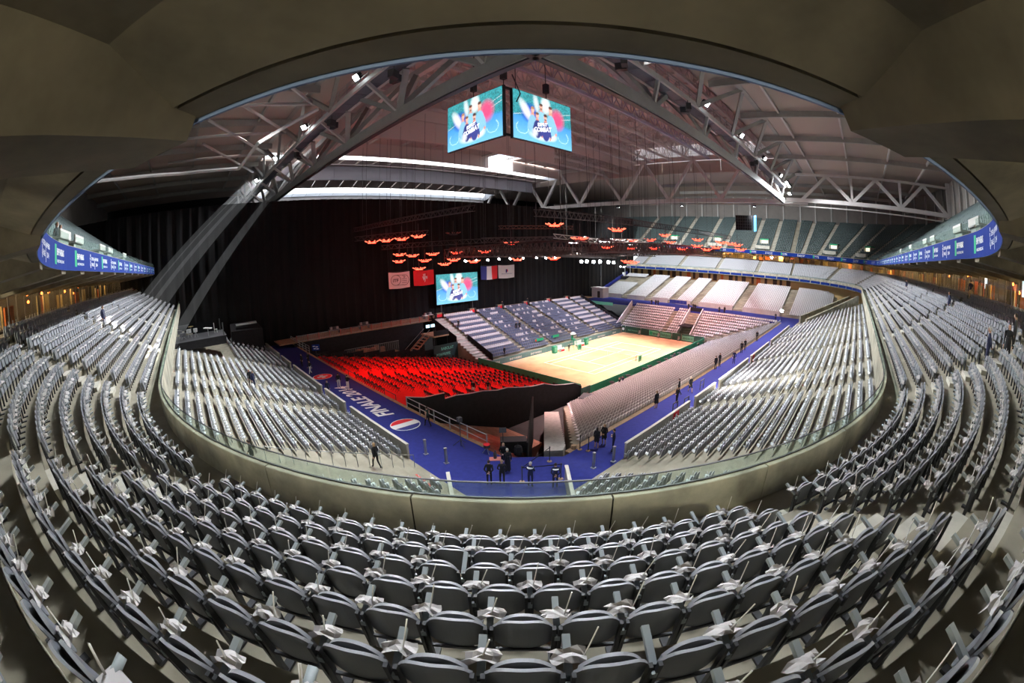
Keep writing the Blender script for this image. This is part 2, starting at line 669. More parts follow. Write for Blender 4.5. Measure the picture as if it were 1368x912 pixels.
# ---- upper tier
UR, UZ = 28.4, 21.6
prof = [(26.60, 20.97), (26.6, 22.02), (26.82, 22.02), (26.82, UZ), (UR, UZ)]
NUP = 22
for j in range(NUP):
    prof += [(UR + 0.8 * j, UZ + 0.5 * (j + 1)), (UR + 0.8 * (j + 1), UZ + 0.5 * (j + 1))]
up = shell('floor_upper_tier', 'dark stepped terrace of the upper tier')
TK_UP = toks(3.0, 2.0, vl=128, vf=128)
sweep(MB(), prof, TK_UP).build('terrace', STEP, up)
UTOP = UZ + 0.5 * NUP
wal = shell('wall_upper', 'grey upper wall with upright pilasters below the roof')
sweep(MB(), [(46.0, UTOP - 0.5), (46.3, UTOP), (46.3, 41.0)], TK_UP).build('wall_face', mat('upper_wall', (0.19, 0.175, 0.16), 0.8, var=0.1, scale=0.4), wal)
for t in [('F', 20 + 6.2 * i) for i in range(12)] + [('B', 90 - 7.5 * i) for i in range(1, 12)] + [('R', CX2 - 6 * i) for i in range(12)]:
    x, y = P(t, 46.05)
    MB().box((x, y, (UTOP + 40.4) / 2), (0.5, 0.5, 40.4 - UTOP), ang(t)).build('pilaster', STEEL, wal)

# ---- concrete soffit over the camera, with its radial ribs
sof = shell('ceiling_overhang', 'dark stained concrete soffit of the upper tier overhead')
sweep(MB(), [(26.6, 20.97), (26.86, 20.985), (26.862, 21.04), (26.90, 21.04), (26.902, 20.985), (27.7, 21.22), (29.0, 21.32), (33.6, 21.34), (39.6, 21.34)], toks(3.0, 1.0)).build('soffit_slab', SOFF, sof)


def rib(t):
    x, y = P(t, 26.63)
    a = ang(t) + math.pi
    d = Vector((math.cos(a), math.sin(a), 0))
    s = Vector((-d.y, d.x, 0))
    V = []
    for r, zb, wb, wt in ((0.0, 20.80, 0.42, 0.70), (0.9, 20.74, 0.44, 0.76), (3.2, 20.66, 0.48, 0.82), (6.7, 20.58, 0.5, 0.86)):
        o = Vector((x, y, 0)) + d * r
        for q, z in ((-wt, 21.36), (-wb, zb), (wb, zb), (wt, 21.36)):
            p = o + s * q
            V.append((p.x, p.y, z))
    F = [(0, 1, 2, 3), (15, 14, 13, 12)]
    for i in range(3):
        for j in range(3):
            F.append((i * 4 + j, i * 4 + j + 4, i * 4 + j + 5, i * 4 + j + 1))
    return MB().add(V, F)


RIBS = [('A', 45 + 6 + 12 * i) for i in range(-4, 4)] + [('R', 22.9 + 5.57 * i) for i in range(15)] + [('L', 22.9 + 5.57 * i) for i in range(10)] + [('B', 6 + 12 * i) for i in range(7)] + [('F', 22.9 + 5.57 * i) for i in range(9)]
for t in RIBS:
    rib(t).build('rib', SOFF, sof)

# ---- lounge behind the glass at the back of the mid tier
lou = shell('wall_lounge', 'lounge wall of dark, orange and beige panels behind glass')
LTK = toks(3.0, 3.0)
sweep(MB(), [(33.3, ZB), (39.5, ZB)], LTK).build('lounge_floor', LOUB, lou)
sweep(MB(), [(39.5, ZB), (39.5, 21.34)], LTK).build('lounge_back', LOUB, lou)
random.seed(3)
pan = []
for t in [('L', v) for v in np.arange(21, 75, 2.3)] + [('A', a) for a in np.arange(1, 90, 3.6)] + [('R', u) for u in np.arange(21, 102, 2.3)] + [('B', a) for a in np.arange(1, 90, 4.5)] + [('F', v) for v in np.arange(21, 75, 2.3)]:
    q = random.random()
    if q > 0.72:
        continue
    x, y = P(t, random.choice((34.6, 35.5, 37.0)))
    h = random.uniform(1.2, 1.85)
    MB().box((x, y, ZB + h / 2), (0.12, random.uniform(0.8, 2.1), h), ang(t)).build('panel', LOUO if q < 0.34 else LOUY, lou)
gl = shell('window_lounge', 'tall glazing with brown mullions at the back of the tier')
GT = [('L', v) for v in np.arange(75, 20.4, -1.55)] + [('A', a) for a in np.arange(0, 90, 2.7)] + [('R', u) for u in np.arange(20.4, 102.5, 1.55)] + [('B', a) for a in np.arange(0, 90, 3.0)] + [('F', v) for v in np.arange(20.4, 75.5, 1.55)]
for i, (a, b) in enumerate(zip(GT[:-1], GT[1:])):
    x, y = P(a, 33.35)
    MB().box((x, y, (ZB + 21.34) / 2), (0.09, 0.05 if i % 4 else 0.14, 21.34 - ZB), ang(a)).build('mullion', MULL, gl)
    if a[0] == b[0]:
        sweep(MB(), [(33.34, ZB), (33.34, 21.34), (33.352, 21.34), (33.352, ZB)], between(a, b, 1, 0.05), closed=True).build('glass_pane', GLASS, gl)
sweep(MB(), [(33.2, ZB), (33.2, ZB + 0.12), (33.3, ZB + 0.12), (33.3, ZB)], LTK).build('sill', MULL, gl)

# ---- floors: arena floor, clay, blue gangways
struct(MB().box((62, 45, -0.15), (420, 420, 0.28)).build('floor', mat('dark_arena_floor', (0.05, 0.045, 0.045), 0.9, var=0.2, scale=0.5)), 'dark arena floor under the temporary stands')
LX, RY = 12.8, 13.5          # front edges of the left and right lower stands
walk = shell('floor_gangway', 'bright blue carpeted gangway between the stands')
mb = MB()
mb.prism([(LX, 19.0), (17.9, 19.0), (17.9, 75.5), (LX, 75.5)], 5.6, 6.0)
mb.prism([(19.0, RY), (108, RY), (108, 17.0), (19.0, 17.0)], 5.6, 6.0)
mb.prism([(9.5, 9.5), (15.5, 9.5), (19.0, RY), (19.0, 17.0), (20.8, 17.0), (17.9, 19.9), (17.9, 21), (LX, 21), (LX, 17.5), (9.5, 14.5)], 5.6, 5.995)
mb.prism([(97.6, 17.0), (108, 17.0), (108, 75), (97.6, 75)], 5.6, 6.0)
mb.build('carpet', BLUE, walk)
mb = MB()
mb.prism([(17.9, 22), (18.25, 22), (18.25, 75), (17.9, 75)], 5.5, 6.03)
mb.prism([(21.5, 17.0), (97.6, 17.0), (97.6, 17.45), (21.5, 17.45)], 5.4, 6.02)
mb.build('timber_edge', WOOD, walk)

# ---- lower stands: stepped concrete
LS, LT, LR, LZ = 21, 0.8, 0.275, 6.1


def steps_mesh(name, label, rects):
    mb = MB()
    for poly, z0, z1 in rects:
        mb.prism(poly, z0, z1)
    return struct(mb.build(name, STEP), label)


GAPS = [34.7, 41.4, 54.2, 67.5, 74.5, 88.0]      # stairs in both near lower stands
steps_mesh('floor_lower_left', 'stepped concrete of the lower stand on the left', [([(LX - LT * j, 15.2), (LX - LT * j, 75.5), (LX - LT * (j + 1), 75.5), (LX - LT * (j + 1), 15.2)], 5.0, LZ + LR * j) for j in range(LS)])
steps_mesh('floor_lower_right', 'stepped concrete of the lower stand on the right', [([(15.2, RY - LT * j), (104 + j * .5, RY - LT * j), (104 + j * .5, RY - LT * (j + 1)), (15.2, RY - LT * (j + 1))], 5.0, LZ + LR * j) for j in range(LS)])
steps_mesh('floor_lower_far', 'stepped concrete of the lower stand across the court', [([(108 + LT * j, 14 - j * .5), (108 + LT * (j + 1), 14 - j * .5), (108 + LT * (j + 1), 76), (108 + LT * j, 76)], 5.0, LZ + 0.35 + 0.268 * j) for j in range(LS)])

# ---- temporary court stands
steps_mesh('floor_court_right', 'pale stepped stand rising from court to right gangway', [([(23.5 + (17.6 + .8 * (18 - j) - 18) * 1.15, 32.6 - .8 * j), (89.6 + .53 * j, 32.6 - .8 * j), (89.6 + .53 * j, 31.8 - .8 * j), (23.5 + (17.6 + .8 * (18 - j) - 18) * 1.15, 31.8 - .8 * j)], 0, 0.4 + .29 * j) for j in range(19)])
steps_mesh('floor_court_far', 'pale stepped stand behind the far baseline', [([(90.0 + .8 * j, 33.2 - 1.7 * j), (90.8 + .8 * j, 33.2 - 1.7 * j), (90.8 + .8 * j, 57), (90.0 + .8 * j, 57)], 0, 0.95 + .52 * j) for j in range(10)])
steps_mesh('floor_court_back', 'stepped grandstand along the far sideline', [([(45.5, 55.7 + .82 * j), (92.5, 55.7 + .82 * j), (92.5, 56.52 + .82 * j), (45.5, 56.52 + .82 * j)], 0, 0.95 + .345 * j) for j in range(18)])
redf = shell('floor_red_carpet', 'red carpeted terrace for the folding chairs')
for j in range(14):
    u0 = 18.25 + 1.86 * j
    MB().prism([(u0, 33.7), (u0 + 1.86, 33.7), (u0 + 1.86, 62.5), (u0, 62.5)], 0, 5.55 - 0.345 * j).build('terrace_step', RED, redf)

# ---- black curtain across the hall
cur = shell('wall_curtain', 'tall pleated black curtain closing off the hall')
x = -34.0
k = 0
while x < 129:
    x1 = min(129.6, x + 9.4)
    n = 36
    V = []
    for i in range(n + 1):
        xx = x + (x1 - x) * i / n
        y = 75.95 + 0.14 * math.sin(xx * 3.1 + k) + 0.08 * math.sin(xx * 7.3) + (0.15 if k % 2 else 0)
        V += [(xx, y, 3.0 if xx > 4 else 12.0), (xx + 0.1 * math.sin(xx * 5), y + 0.05, 18), (xx, y, 31.0)]
    F = [(3 * i + j, 3 * i + j + 1, 3 * i + j + 4, 3 * i + j + 3) for i in range(n) for j in range(2)]
    MB().add(V, F).build('drape', CURT, cur, smooth=True)
    x = x1 - 0.4 if x1 < 129 else 130
    k += 1
# wall high behind the curtain
struct(MB().box((62, 128.5, 20), (210, 0.4, 46)).build('wall_end', CURT), 'dark end wall behind the curtain')

# ---- roof
ceil = shell('ceiling', 'grey brown roof deck with rafters and purlins')
mb = MB()
for q in ([(-34, -34), (155, -34), (155, 17.2), (-34, 17.2)], [(-34, 17.2), (19, 17.2), (19, 80), (-34, 80)], [(-34, 80), (15.5, 80), (15.5, 86.5), (-34, 86.5)], [(-34, 86.5), (19, 86.5), (19, 130), (-34, 130)], [(105, 17.2), (155, 17.2), (155, 130), (105, 130)]):
    mb.prism(q, 40.9, 41.3)
mb.build('roof_deck', DECK, ceil)
for u in (34, 47, 60, 73, 86.5):
    MB().bar((u, 16, 40.2), (u, -27, 40.2), 0.35, 0.9).build('rafter', STEEL, ceil)
for u in (120, 135):
    MB().bar((u, 60, 40.2), (u, -20, 40.2), 0.35, 0.9).build('rafter', STEEL, ceil)
for v in (10, 1, -8, -17):
    for a, b in zip((20, 34, 47, 60, 73, 86.5), (34, 47, 60, 73, 86.5, 101)):
        MB().bar((a + .2, v, 40.5), (b - .2, v, 40.5), 0.3, 0.55).build('purlin', STEELP, ceil)
    MB().bar((101.5, v, 40.5), (140, v, 40.5), 0.3, 0.55).build('purlin', STEELP, ceil)
for v in (34, 47, 60, 73, 86, 99, 112):
    MB().bar((15, v, 40.2), (-27, v, 40.2), 0.35, 0.9).build('rafter', STEEL, ceil)
for u in (10, 1, -8, -17):
    for v in (21, 34, 47, 60, 73, 86, 99):
        MB().bar((u, v + .2, 40.5), (u, v + 12.8, 40.5), 0.3, 0.55).build('purlin', STEEL, ceil)
for k, (a, b) in enumerate([((4.4, 48.5), (15.3, 62.7)), ((2.3, 56.1), (14.7, 75.5)), ((2.2, 67), (14.5, 89.7)), ((3.5, 36.5), (15.3, 50)), ((-3, 52), (15.2, 50)), ((-4, 64), (15.0, 62.5)), ((-4, 77), (14.8, 75.5))]):
    MB().tube((*a, 39.4), (*b, 39.4), 0.22, 8).build('brace_pipe', STEELP, ceil, smooth=True)
MB().path([(-16.7, 50.2, 32), (-10, 52, 32), (-1, 53.7, 32), (6.8, 53.4, 32), (7.6, 44.3, 32.6), (14, 44, 36.5)], 0.22, 6).build('service_pipe', STEELP, ceil)


def truss_plane(root, fn, nodes, zb, zt, wb=0.55, wd=0.4, name='diagonal', m=STEELP):
    """W web between a bottom and a top chord; fn(s, z) -> point"""
    for a, b in zip(nodes[:-1], nodes[1:]):
        mm = (a + b) / 2
        MB().bar(fn(a, zb), fn(mm, zt), wd).build(name, m, root)
        MB().bar(fn(mm, zt), fn(b, zb), wd).build(name, m, root)


# far truss
ft = shell('trim_far_truss', 'pale steel W truss across the far side of the roof')
fn = lambda s, z: (104.0, s, z)
MB().bar((104, 12, 33.4), (104, 126, 33.4), 0.9, 1.0).build('bottom_chord', STEELP, ft)
MB().bar((104, 12, 44.6), (104, 126, 44.6), 0.9, 1.1).build('top_chord', STEELP, ft)
truss_plane(ft, fn, [123.5, 108.7, 93.9, 79.1, 64.3, 49.5, 34.7, 19.9], 33.6, 44.4, wd=0.75)
mb = MB()
for v in np.arange(14, 126, 2.0):
    mb.bar((103.2, v, 45.1), (103.2, v, 46.3), 0.06)
for z in (45.7, 46.3):
    mb.bar((103.2, 13, z), (103.2, 126, z), 0.06)
mb.build('walkway_rail', RAIL, ft)
for v in (30, 45, 60, 76, 92, 108):
    for dv in (-2.4, 0, 2.4):
        MB().bar((104.3, v, 45), (104.3, v + dv, 48.4), 0.22).build('post', STEEL, ft)
pw = shell('wall_roof_side', 'white lit wall above the far roof truss')
for i in range(13):
    MB().box((105.2, 22 + 8.5 * i, 46.5), (0.12, 8.44, 4.6)).build('wall_panel', PANELW, pw)
    MB().box((105.2, 22 + 8.5 * i, 42.5), (0.12, 8.44, 3.3)).build('wall_panel', DECK, pw)
# end truss to the right of the far truss
et = shell('trim_end_truss', 'grey steel truss with uprights below the right roof')
fn = lambda s, z: (101.5, s, z)
MB().bar((101.5, 17, 33.6), (101.5, -25, 33.6), 0.8, 0.9).build('bottom_chord', STEELP, et)
MB().bar((101.5, 17, 39.6), (101.5, -25, 39.6), 0.6, 0.5).build('top_chord', STEELP, et)
truss_plane(et, fn, [13, 0.5, -12, -24.5], 33.8, 39.4, wd=0.75)
for v in (0.5, -12):
    MB().bar((101.5, v, 33.8), (101.5, v, 39.4), 0.6).build('upright', STEELP, et)
MB().box((101.5, -25.2, 36.5), (1.0, 1.0, 8.5)).build('end_post', STEELP, et)
MB().bar((101.0, 60, 32.2), (101, -25, 32.2), 0.25).build('cable_tray', STEEL, et)

# two big catwalk trusses that cross above the corner


def big_truss(name, label, T, length, s0, cw):
    """T(along, across, z): across > 0 is towards the pitch"""
    g = shell(name, label)
    MB().bar(T(s0, 0, 33.6), T(length, 0, 33.6), 0.8, 1.15).build('bottom_chord', STEEL, g)
    MB().bar(T(s0, 0, 32.98), T(length, 0, 32.98), 0.5, 0.18).build('chord_underside', STEELD, g)
    MB().bar(T(s0, 5.2, 41.5), T(length, 5.2, 41.5), 0.7, 0.9).build('inner_chord', STEELP, g)
    for c in (cw - .9, cw + .9):
        MB().bar(T(s0, c, 36.9), T(length, c, 36.9), 0.28, 0.55).build('catwalk_beam', STEELP, g)
    MB().bar(T(s0, -5.2, 41.2), T(length, -5.2, 41.2), 0.7, 0.9).build('outer_chord', STEEL, g)
    s = s0
    while s < length - 1.5:
        e = min(length, s + 3.2)
        MB().bar(T(s + .05, cw, 36.8), T(e - .05, cw, 36.8), 1.55, 0.12).build('catwalk_grating', CAT, g)
        s = e
    mb = MB()
    for s in np.arange(s0, length, 2.6):
        mb.bar(T(s, cw - 1.1, 37.1), T(s, cw - 1.1, 38.3), 0.07)
    for z in (37.5, 37.9, 38.3):
        mb.bar(T(s0, cw - 1.1, z), T(length, cw - 1.1, z), 0.06)
    mb.build('catwalk_rail', RAIL, g)
    nodes = list(np.arange(s0 + 6, length, 13.0))
    for n in nodes:
        MB().bar(T(n, 0, 34), T(n + 4.6, cw + .8, 36.7), 0.6, 0.5).build('diagonal', STEEL, g)
        MB().bar(T(n, 0, 34), T(n - 4.6, cw + .8, 36.7), 0.6, 0.5).build('diagonal', STEEL, g)
        MB().bar(T(n, 0, 34), T(n, cw - .8, 36.7), 0.35, 0.35).build('strut', STEELP, g)
        MB().bar(T(n, 0, 34), T(n + 5.5, 5.2, 41.3), 0.7, 0.6).build('diagonal', STEEL, g)
        MB().bar(T(n, 0, 34), T(n - 5.5, 5.2, 41.3), 0.7, 0.6).build('diagonal', STEEL, g)
        MB().bar(T(n - 3.5, cw - 1, 37.0), T(n + 3.0, -5.2, 41.2), 0.6, 0.5).build('web', STEEL, g)
        MB().bar(T(n + 9.5, cw - 1, 37.0), T(n + 3.0, -5.2, 41.2), 0.45, 0.4).build('web', STEEL, g)
    return g


big_truss('trim_left_truss', 'heavy grey roof truss with catwalk running away to the left', lambda s, c, z: (19.8 + c, s, z), 124, 4, -2.8)
big_truss('trim_right_truss', 'heavy grey roof truss with catwalk running away to the right', lambda s, c, z: (s, 18.2 + c, z), 103, 4, 0.0)

# retractable roof leaves between the trusses
leaf = shell('ceiling_retractable', 'pinkish roof leaves carried by lattice girders, daylight gaps between')
mb = MB()
mb.prism([(19, 17.2), (105, 17.2), (105, 60), (19, 60)], 48.6, 48.9)
for q in ([(19, 60), (105, 60), (105, 80.8), (19, 80.8)], [(19, 80.8), (75.0, 80.8), (75.0, 86.6), (19, 86.6)], [(83.5, 80.8), (105, 80.8), (105, 86.6), (83.5, 86.6)], [(19, 86.6), (75, 86.6), (75, 87), (19, 87)]):
    mb.prism(q, 45.4, 45.7)
mb.prism([(19, 96), (105, 96), (105, 113), (19, 113)], 42.3, 42.6)
mb.build('leaf_panel', DECKC, leaf)
for i in range(10):
    MB().box((22.5 + 5.02 * i, 60.0, 40.4), (4.98, 0.3, 3.7)).build('fascia_panel', DECKC, leaf)
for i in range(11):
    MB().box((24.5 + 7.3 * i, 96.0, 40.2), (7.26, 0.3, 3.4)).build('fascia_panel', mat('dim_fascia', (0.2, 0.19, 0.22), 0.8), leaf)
MB().box((47, 87.0, 43.9), (56, 0.3, 3.2)).build('leaf_edge', DECKC, leaf)
MB().box((94.5, 87.0, 43.9), (21, 0.3, 3.2)).build('leaf_edge', DECKC, leaf)
MB().box((62, 60.2, 45.6), (86, 0.3, 6.4)).build('leaf_edge', DECKC, leaf)
for k, v in enumerate(list(np.arange(21.5, 59, 5.3)) + [64.5, 70]):
    top, bot = (47.6, 44.2) if v < 60 else (44.4, 41.8)
    gd = MB()
    gd.bar((20, v - .8, top), (104, v - .8, top), 0.28)
    gd.bar((20, v + .8, top), (104, v + .8, top), 0.28)
    gd.bar((20, v, bot), (104, v, bot), 0.42, 0.5)
    n = 28
    for i in range(n):
        x0 = 20 + 84 * i / n
        x1 = 20 + 84 * (i + 1) / n
        for s in (-.8, .8):
            gd.bar((x0, v, bot), ((x0 + x1) / 2, v + s, top), 0.12)
            gd.bar(((x0 + x1) / 2, v + s, top), (x1, v, bot), 0.12)
    gd.build('lattice_girder', STEELP if k != 3 else mat('violet_lit_girder', (0.42, 0.40, 0.52), 0.5), leaf)  # violet light on one girder is put into its colour
for u in np.arange(24, 104, 5.0):
    MB().bar((u, 18, 48.2), (u, 60, 48.2), 0.25, 0.4).build('purlin', STEELP, leaf)
for u in np.arange(24, 104, 8.0):
    MB().bar((u, 60, 45.1), (u, 86, 45.1), 0.25, 0.4).build('purlin', STEELP, leaf)
for q in (([19, 17.1], [105, 17.1]), ([19, 17.2], [19, 80]), ([105, 60], [105, 87])):
    (a, b), (c, d) = q
    MB().bar((a, b, 45.0), (c, d, 45.0), 0.2, 8.2).build('side_wall', DECKC, leaf)
MB().bar((19, 96, 41.8), (19, 128, 41.8), 0.2, 1.8).build('side_wall', DECKC, leaf)
MB().bar((105, 96, 41.8), (105, 128, 41.8), 0.2, 1.8).build('side_wall', DECKC, leaf)
# milky glazing in the two daylight gaps; single panes are missing where the sun comes through
PANES = []
for i in range(20):
    u0 = 19.3 + 4.28 * i
    for (a, za), (b, zb) in (((87.1, 42.6), (91.5, 42.5)), ((91.5, 42.5), (95.9, 42.4)), ((113.0, 42.0), (118.0, 40.5)), ((118.0, 40.5), (123.6, 39.0)), ((123.6, 39.0), (128.4, 39.0))):
        if (i, a) in ((0, 87.1), (0, 91.5), (1, 87.1), (13, 87.1), (14, 87.1)):
            continue
        gm = GLAZE if a in (87.1, 118.0) else DECKC
        PANES.append(MB().prism([(u0, a), (u0 + 4.2, a), (u0 + 4.2, b), (u0, b)], [za, za, zb, zb], [za + .06, za + .06, zb + .06, zb + .06]).build('glazing_pane' if gm is GLAZE else 'roof_pane', gm, leaf))
# truss closing the roof over the curtain
xt = shell('trim_back_truss', 'dim truss with pale W braces above the curtain')
MB().bar((19, 124, 33.3), (104, 124, 33.3), 0.7, 0.7).build('bottom_chord', STEELD, xt)
MB().bar((19, 124, 38.0), (104, 124, 38.0), 0.7, 1.6).build('top_chord', STEELP, xt)
truss_plane(xt, lambda s, z: (s, 124.0, z), list(np.arange(20, 105, 10.5)), 33.6, 37.4, wd=0.35)

# ================================================================ SEATS
def slab(mb, wd, z0, z1, x0, x1, th, curve, nx=8, nz=5, p=4.0, top=0.10, bot=0.05, mi=0, rim=1):
    """rounded curved shell, looking along +x: x0 at the bottom, x1 at the top"""
    V = []
    for side in (0, 1):
        for i in range(nx + 1):
            s = -1 + 2 * i / nx
            zt = z1 - top * abs(s) ** p
            zb = z0 + bot * abs(s) ** p
            for j in range(nz + 1):
                q = j / nz
                z = zb + (zt - zb) * q
                x = x0 + (x1 - x0) * (z - z0) / (z1 - z0) + curve * s * s - (th if side else 0)
                V.append((x, s * wd / 2, z))
    N = (nx + 1) * (nz + 1)
    F = []
    idx = lambda i, j: i * (nz + 1) + j
    for i in range(nx):
        for j in range(nz):
            a = (idx(i, j), idx(i + 1, j), idx(i + 1, j + 1), idx(i, j + 1))
            F.append(a)
            F.append(tuple(N + q for q in reversed(a)))
    mb.add(V, F, mi)
    base = len(mb.v) - 2 * N
    E = [(idx(i, nz), idx(i + 1, nz)) for i in range(nx)] + [(idx(i + 1, 0), idx(i, 0)) for i in range(nx)] + [(idx(0, j), idx(0, j + 1)) for j in range(nz)] + [(idx(nx, j + 1), idx(nx, j)) for j in range(nz)]
    for a, b in E:
        mb.f.append((base + a, base + a + N, base + b + N, base + b)[::-1])
        mb.m.append(rim)
    return mb


def lowslab(mb, wd, z0, z1, x0, x1, th, mi=0, rim=1, cut=0.09):
    w_ = wd / 2
    O = [(-w_, z0), (w_, z0), (w_, z1 - cut), (w_ - cut, z1), (-w_ + cut, z1), (-w_, z1 - cut)]
    f = lambda z: x0 + (x1 - x0) * (z - z0) / (z1 - z0)
    V = [(f(z), y, z) for y, z in O] + [(f(z) - th, y, z) for y, z in O]
    F = [(0, 1, 2, 3, 4, 5), (11, 10, 9, 8, 7, 6)]
    mb.add(V, F, mi)
    mb.add(V, [(i, i + 6, (i + 1) % 6 + 6, (i + 1) % 6) for i in range(6)], rim)
    return mb


def make_seat():
    t = thing('stadium_seat', 'x', 'seat')
    b = slab(MB(), 0.49, 0.35, 0.805, 0.00, -0.075, 0.03, 0.04, nx=12, p=4.0, top=0.14, bot=0.09).build('backrest', [SEATM, SEATE], t, smooth=False)
    slab(MB(), 0.42, 0.38, 0.785, 0.095, 0.03, 0.035, -0.02, nx=12, p=2.8, top=0.12, bot=0.1).build('seat_pan', [SEATM, SEATE], t)
    mb = MB().bar((-0.02, 0.272, 0.605), (0.30, 0.272, 0.70), 0.055, 0.04)
    mb.build('armrest', ARM, t)
    mb = MB()
    for y in (-0.25, 0.25):
        mb.bar((-0.075, y, 0.70), (-0.02, y, 0.0), 0.03, 0.045)
    mb.bar((-0.03, 0.272, 0.0), (-0.02, 0.272, 0.6), 0.05, 0.06)
    mb.bar((-0.06, 0.272, 0.02), (0.16, 0.272, 0.02), 0.09, 0.03)
    mb.bar((-0.03, -0.25, 0.33), (-0.03, 0.272, 0.33), 0.03, 0.03)
    br = mb.build('bracket', SEATD, t)
    MB().box((-0.075, 0.272, 0.56), (0.035, 0.045, 0.06)).build('bolt_cap', ARM, br)
    return t


def make_flag(seed):
    random.seed(seed)
    t = thing('paper_flag', 'x', 'paper flag')
    mb = MB()
    nx, ny = 5, 4
    V = []
    for i in range(nx + 1):
        for j in range(ny + 1):
            y = (i / nx - 0.5) * random.uniform(0.2, 0.29)
            x = (j / ny - 0.5) * 0.13 + random.uniform(-.015, .015)
            z = -abs(y) * random.uniform(0.15, 0.55) + random.uniform(-.015, .03)
            V.append((x + 0.11, y + 0.27 + random.uniform(-.01, .01), z + 0.70))
    F = [(i * (ny + 1) + j, (i + 1) * (ny + 1) + j, (i + 1) * (ny + 1) + j + 1, i * (ny + 1) + j + 1) for i in range(nx) for j in range(ny)]
    mb.add(V, F)
    mb.build('sheet', PAPER, t)
    q = random.uniform(-.1, .04)
    MB().tube((0.10, 0.27 + q, 0.66), (0.10 + random.uniform(-.05, .1), 0.27 + q + random.uniform(-.12, -.02), 0.66 + random.uniform(.23, .31)), 0.006, 5).build('stick', STICK, t)
    return t


# low-poly versions for the mass of seats further off
seat_mid = MB()
lowslab(seat_mid, 0.485, 0.32, 0.80, 0.0, -0.07, 0.035)
lowslab(seat_mid, 0.41, 0.36, 0.79, 0.11, 0.06, 0.045, cut=0.12)
seat_mid.bar((-0.02, 0.27, 0.60), (0.30, 0.27, 0.69), 0.055, 0.04, 2)
seat_mid.bar((-0.03, 0.27, 0.0), (-0.03, 0.27, 0.6), 0.05, 0.06, 3)
seat_low = MB()
lowslab(seat_low, 0.46, 0.25, 0.83, 0.0, -0.07, 0.04)
lowslab(seat_low, 0.42, 0.40, 0.80, 0.13, 0.08, 0.05, cut=0.12)
seat_low.bar((-0.02, 0.25, 0.60), (0.26, 0.25, 0.66), 0.06, 0.04, 2)
seat_far = MB()
lowslab(seat_far, 0.46, 0.2, 0.82, 0.0, -0.07, 0.04)
seat_far.box((0.1, 0, 0.48), (0.1, 0.42, 0.4))
seat_flat = MB()
lowslab(seat_flat, 0.46, 0.3, 0.80, -0.02, -0.08, 0.04)
seat_flat.box((0.18, 0, 0.42), (0.38, 0.44, 0.05))
paper_lo = []
for k in range(3):
    random.seed(20 + k)
    p_ = MB()
    d = [random.uniform(-.05, .05) for _ in range(6)]
    p_.add([(0.0, .12, .62 + d[0]), (.2, .12, .64 + d[1]), (.22, .27, .72 + d[2]), (.02, .27, .72), (0.0 + d[3], .42, .6 + d[4]), (.2, .42, .62 + d[5])], [(0, 1, 2, 3), (3, 2, 5, 4)])
    p_.tube((.1, .27, .68), (.1 + d[0], .27 + d[1] * 2, .95), 0.012, 3)
    paper_lo.append(p_)


def row_tokens(k):
    """(token, block, index) of all seats of row k of the mid tier"""
    rho = 23.46 + TREAD * k
    out = []
    w_ = math.degrees(0.66 / rho)
    st = math.degrees(0.543 / rho)
    cuts = [-99] + AISLE_A + [999]
    for bi, (a, b) in enumerate(((0, 2.5), (2.5, 27.5), (27.5, 56.5), (56.5, 85.5), (85.5, 90))):
        lo = a + (w_ if a > 0 else 0)
        hi = b - (w_ if b < 90 else 0)
        n = int((hi - lo) / st)
        for i in range(n):
            out.append((('A', lo + (hi - lo) * (i + .5) / n), ('A', bi), i + 1))
    for kk, lst, e0, e1 in (('L', AISLE_L, 20.4, 75.2), ('R', AISLE_R, 20.4, 102.5), ('F', AISLE_F, 20.4, 75.2)):
        ed = [e0] + lst + [e1]
        for bi, (a, b) in enumerate(zip(ed[:-1], ed[1:])):
            lo = a + (0.62 if bi else 0)
            hi = b - 0.62
            n = int((hi - lo) / 0.543)
            for i in range(n):
                out.append(((kk, lo + (hi - lo) * (i + .5) / n), (kk, bi), i + 1))
    for bi, (a, b) in enumerate(((0, 30), (30, 60), (60, 90))):
        n = int((b - a - 2 * w_) / st)
        for i in range(n):
            out.append((('B', a + w_ + (b - a - 2 * w_) * (i + .5) / n), ('B', bi), i + 1))
    return out


MI_ = cam.matrix_world.inverted()


def seen(p, m=30):
    q = MI_ @ Vector(p)
    n = q.length
    th = math.acos(max(-1, min(1, -q.z / n)))
    r = 2 * 580 * math.sin(th / 2)
    h = math.hypot(q.x, q.y) + 1e-9
    x, y = 684 + r * q.x / h, 456 - r * q.y / h
    return -m < x < 1368 + m and -m < y < 912 + m


allseats = []
for k in range(NROW):
    for t, blk, i in row_tokens(k):
        x, y = P(t, 23.46 + TREAD * k)
        z = Z0 + RISE * k
        allseats.append((math.sqrt(x * x + y * y + (z + .6 - CAMZ) ** 2), x, y, z, ang(t), k, blk, i))
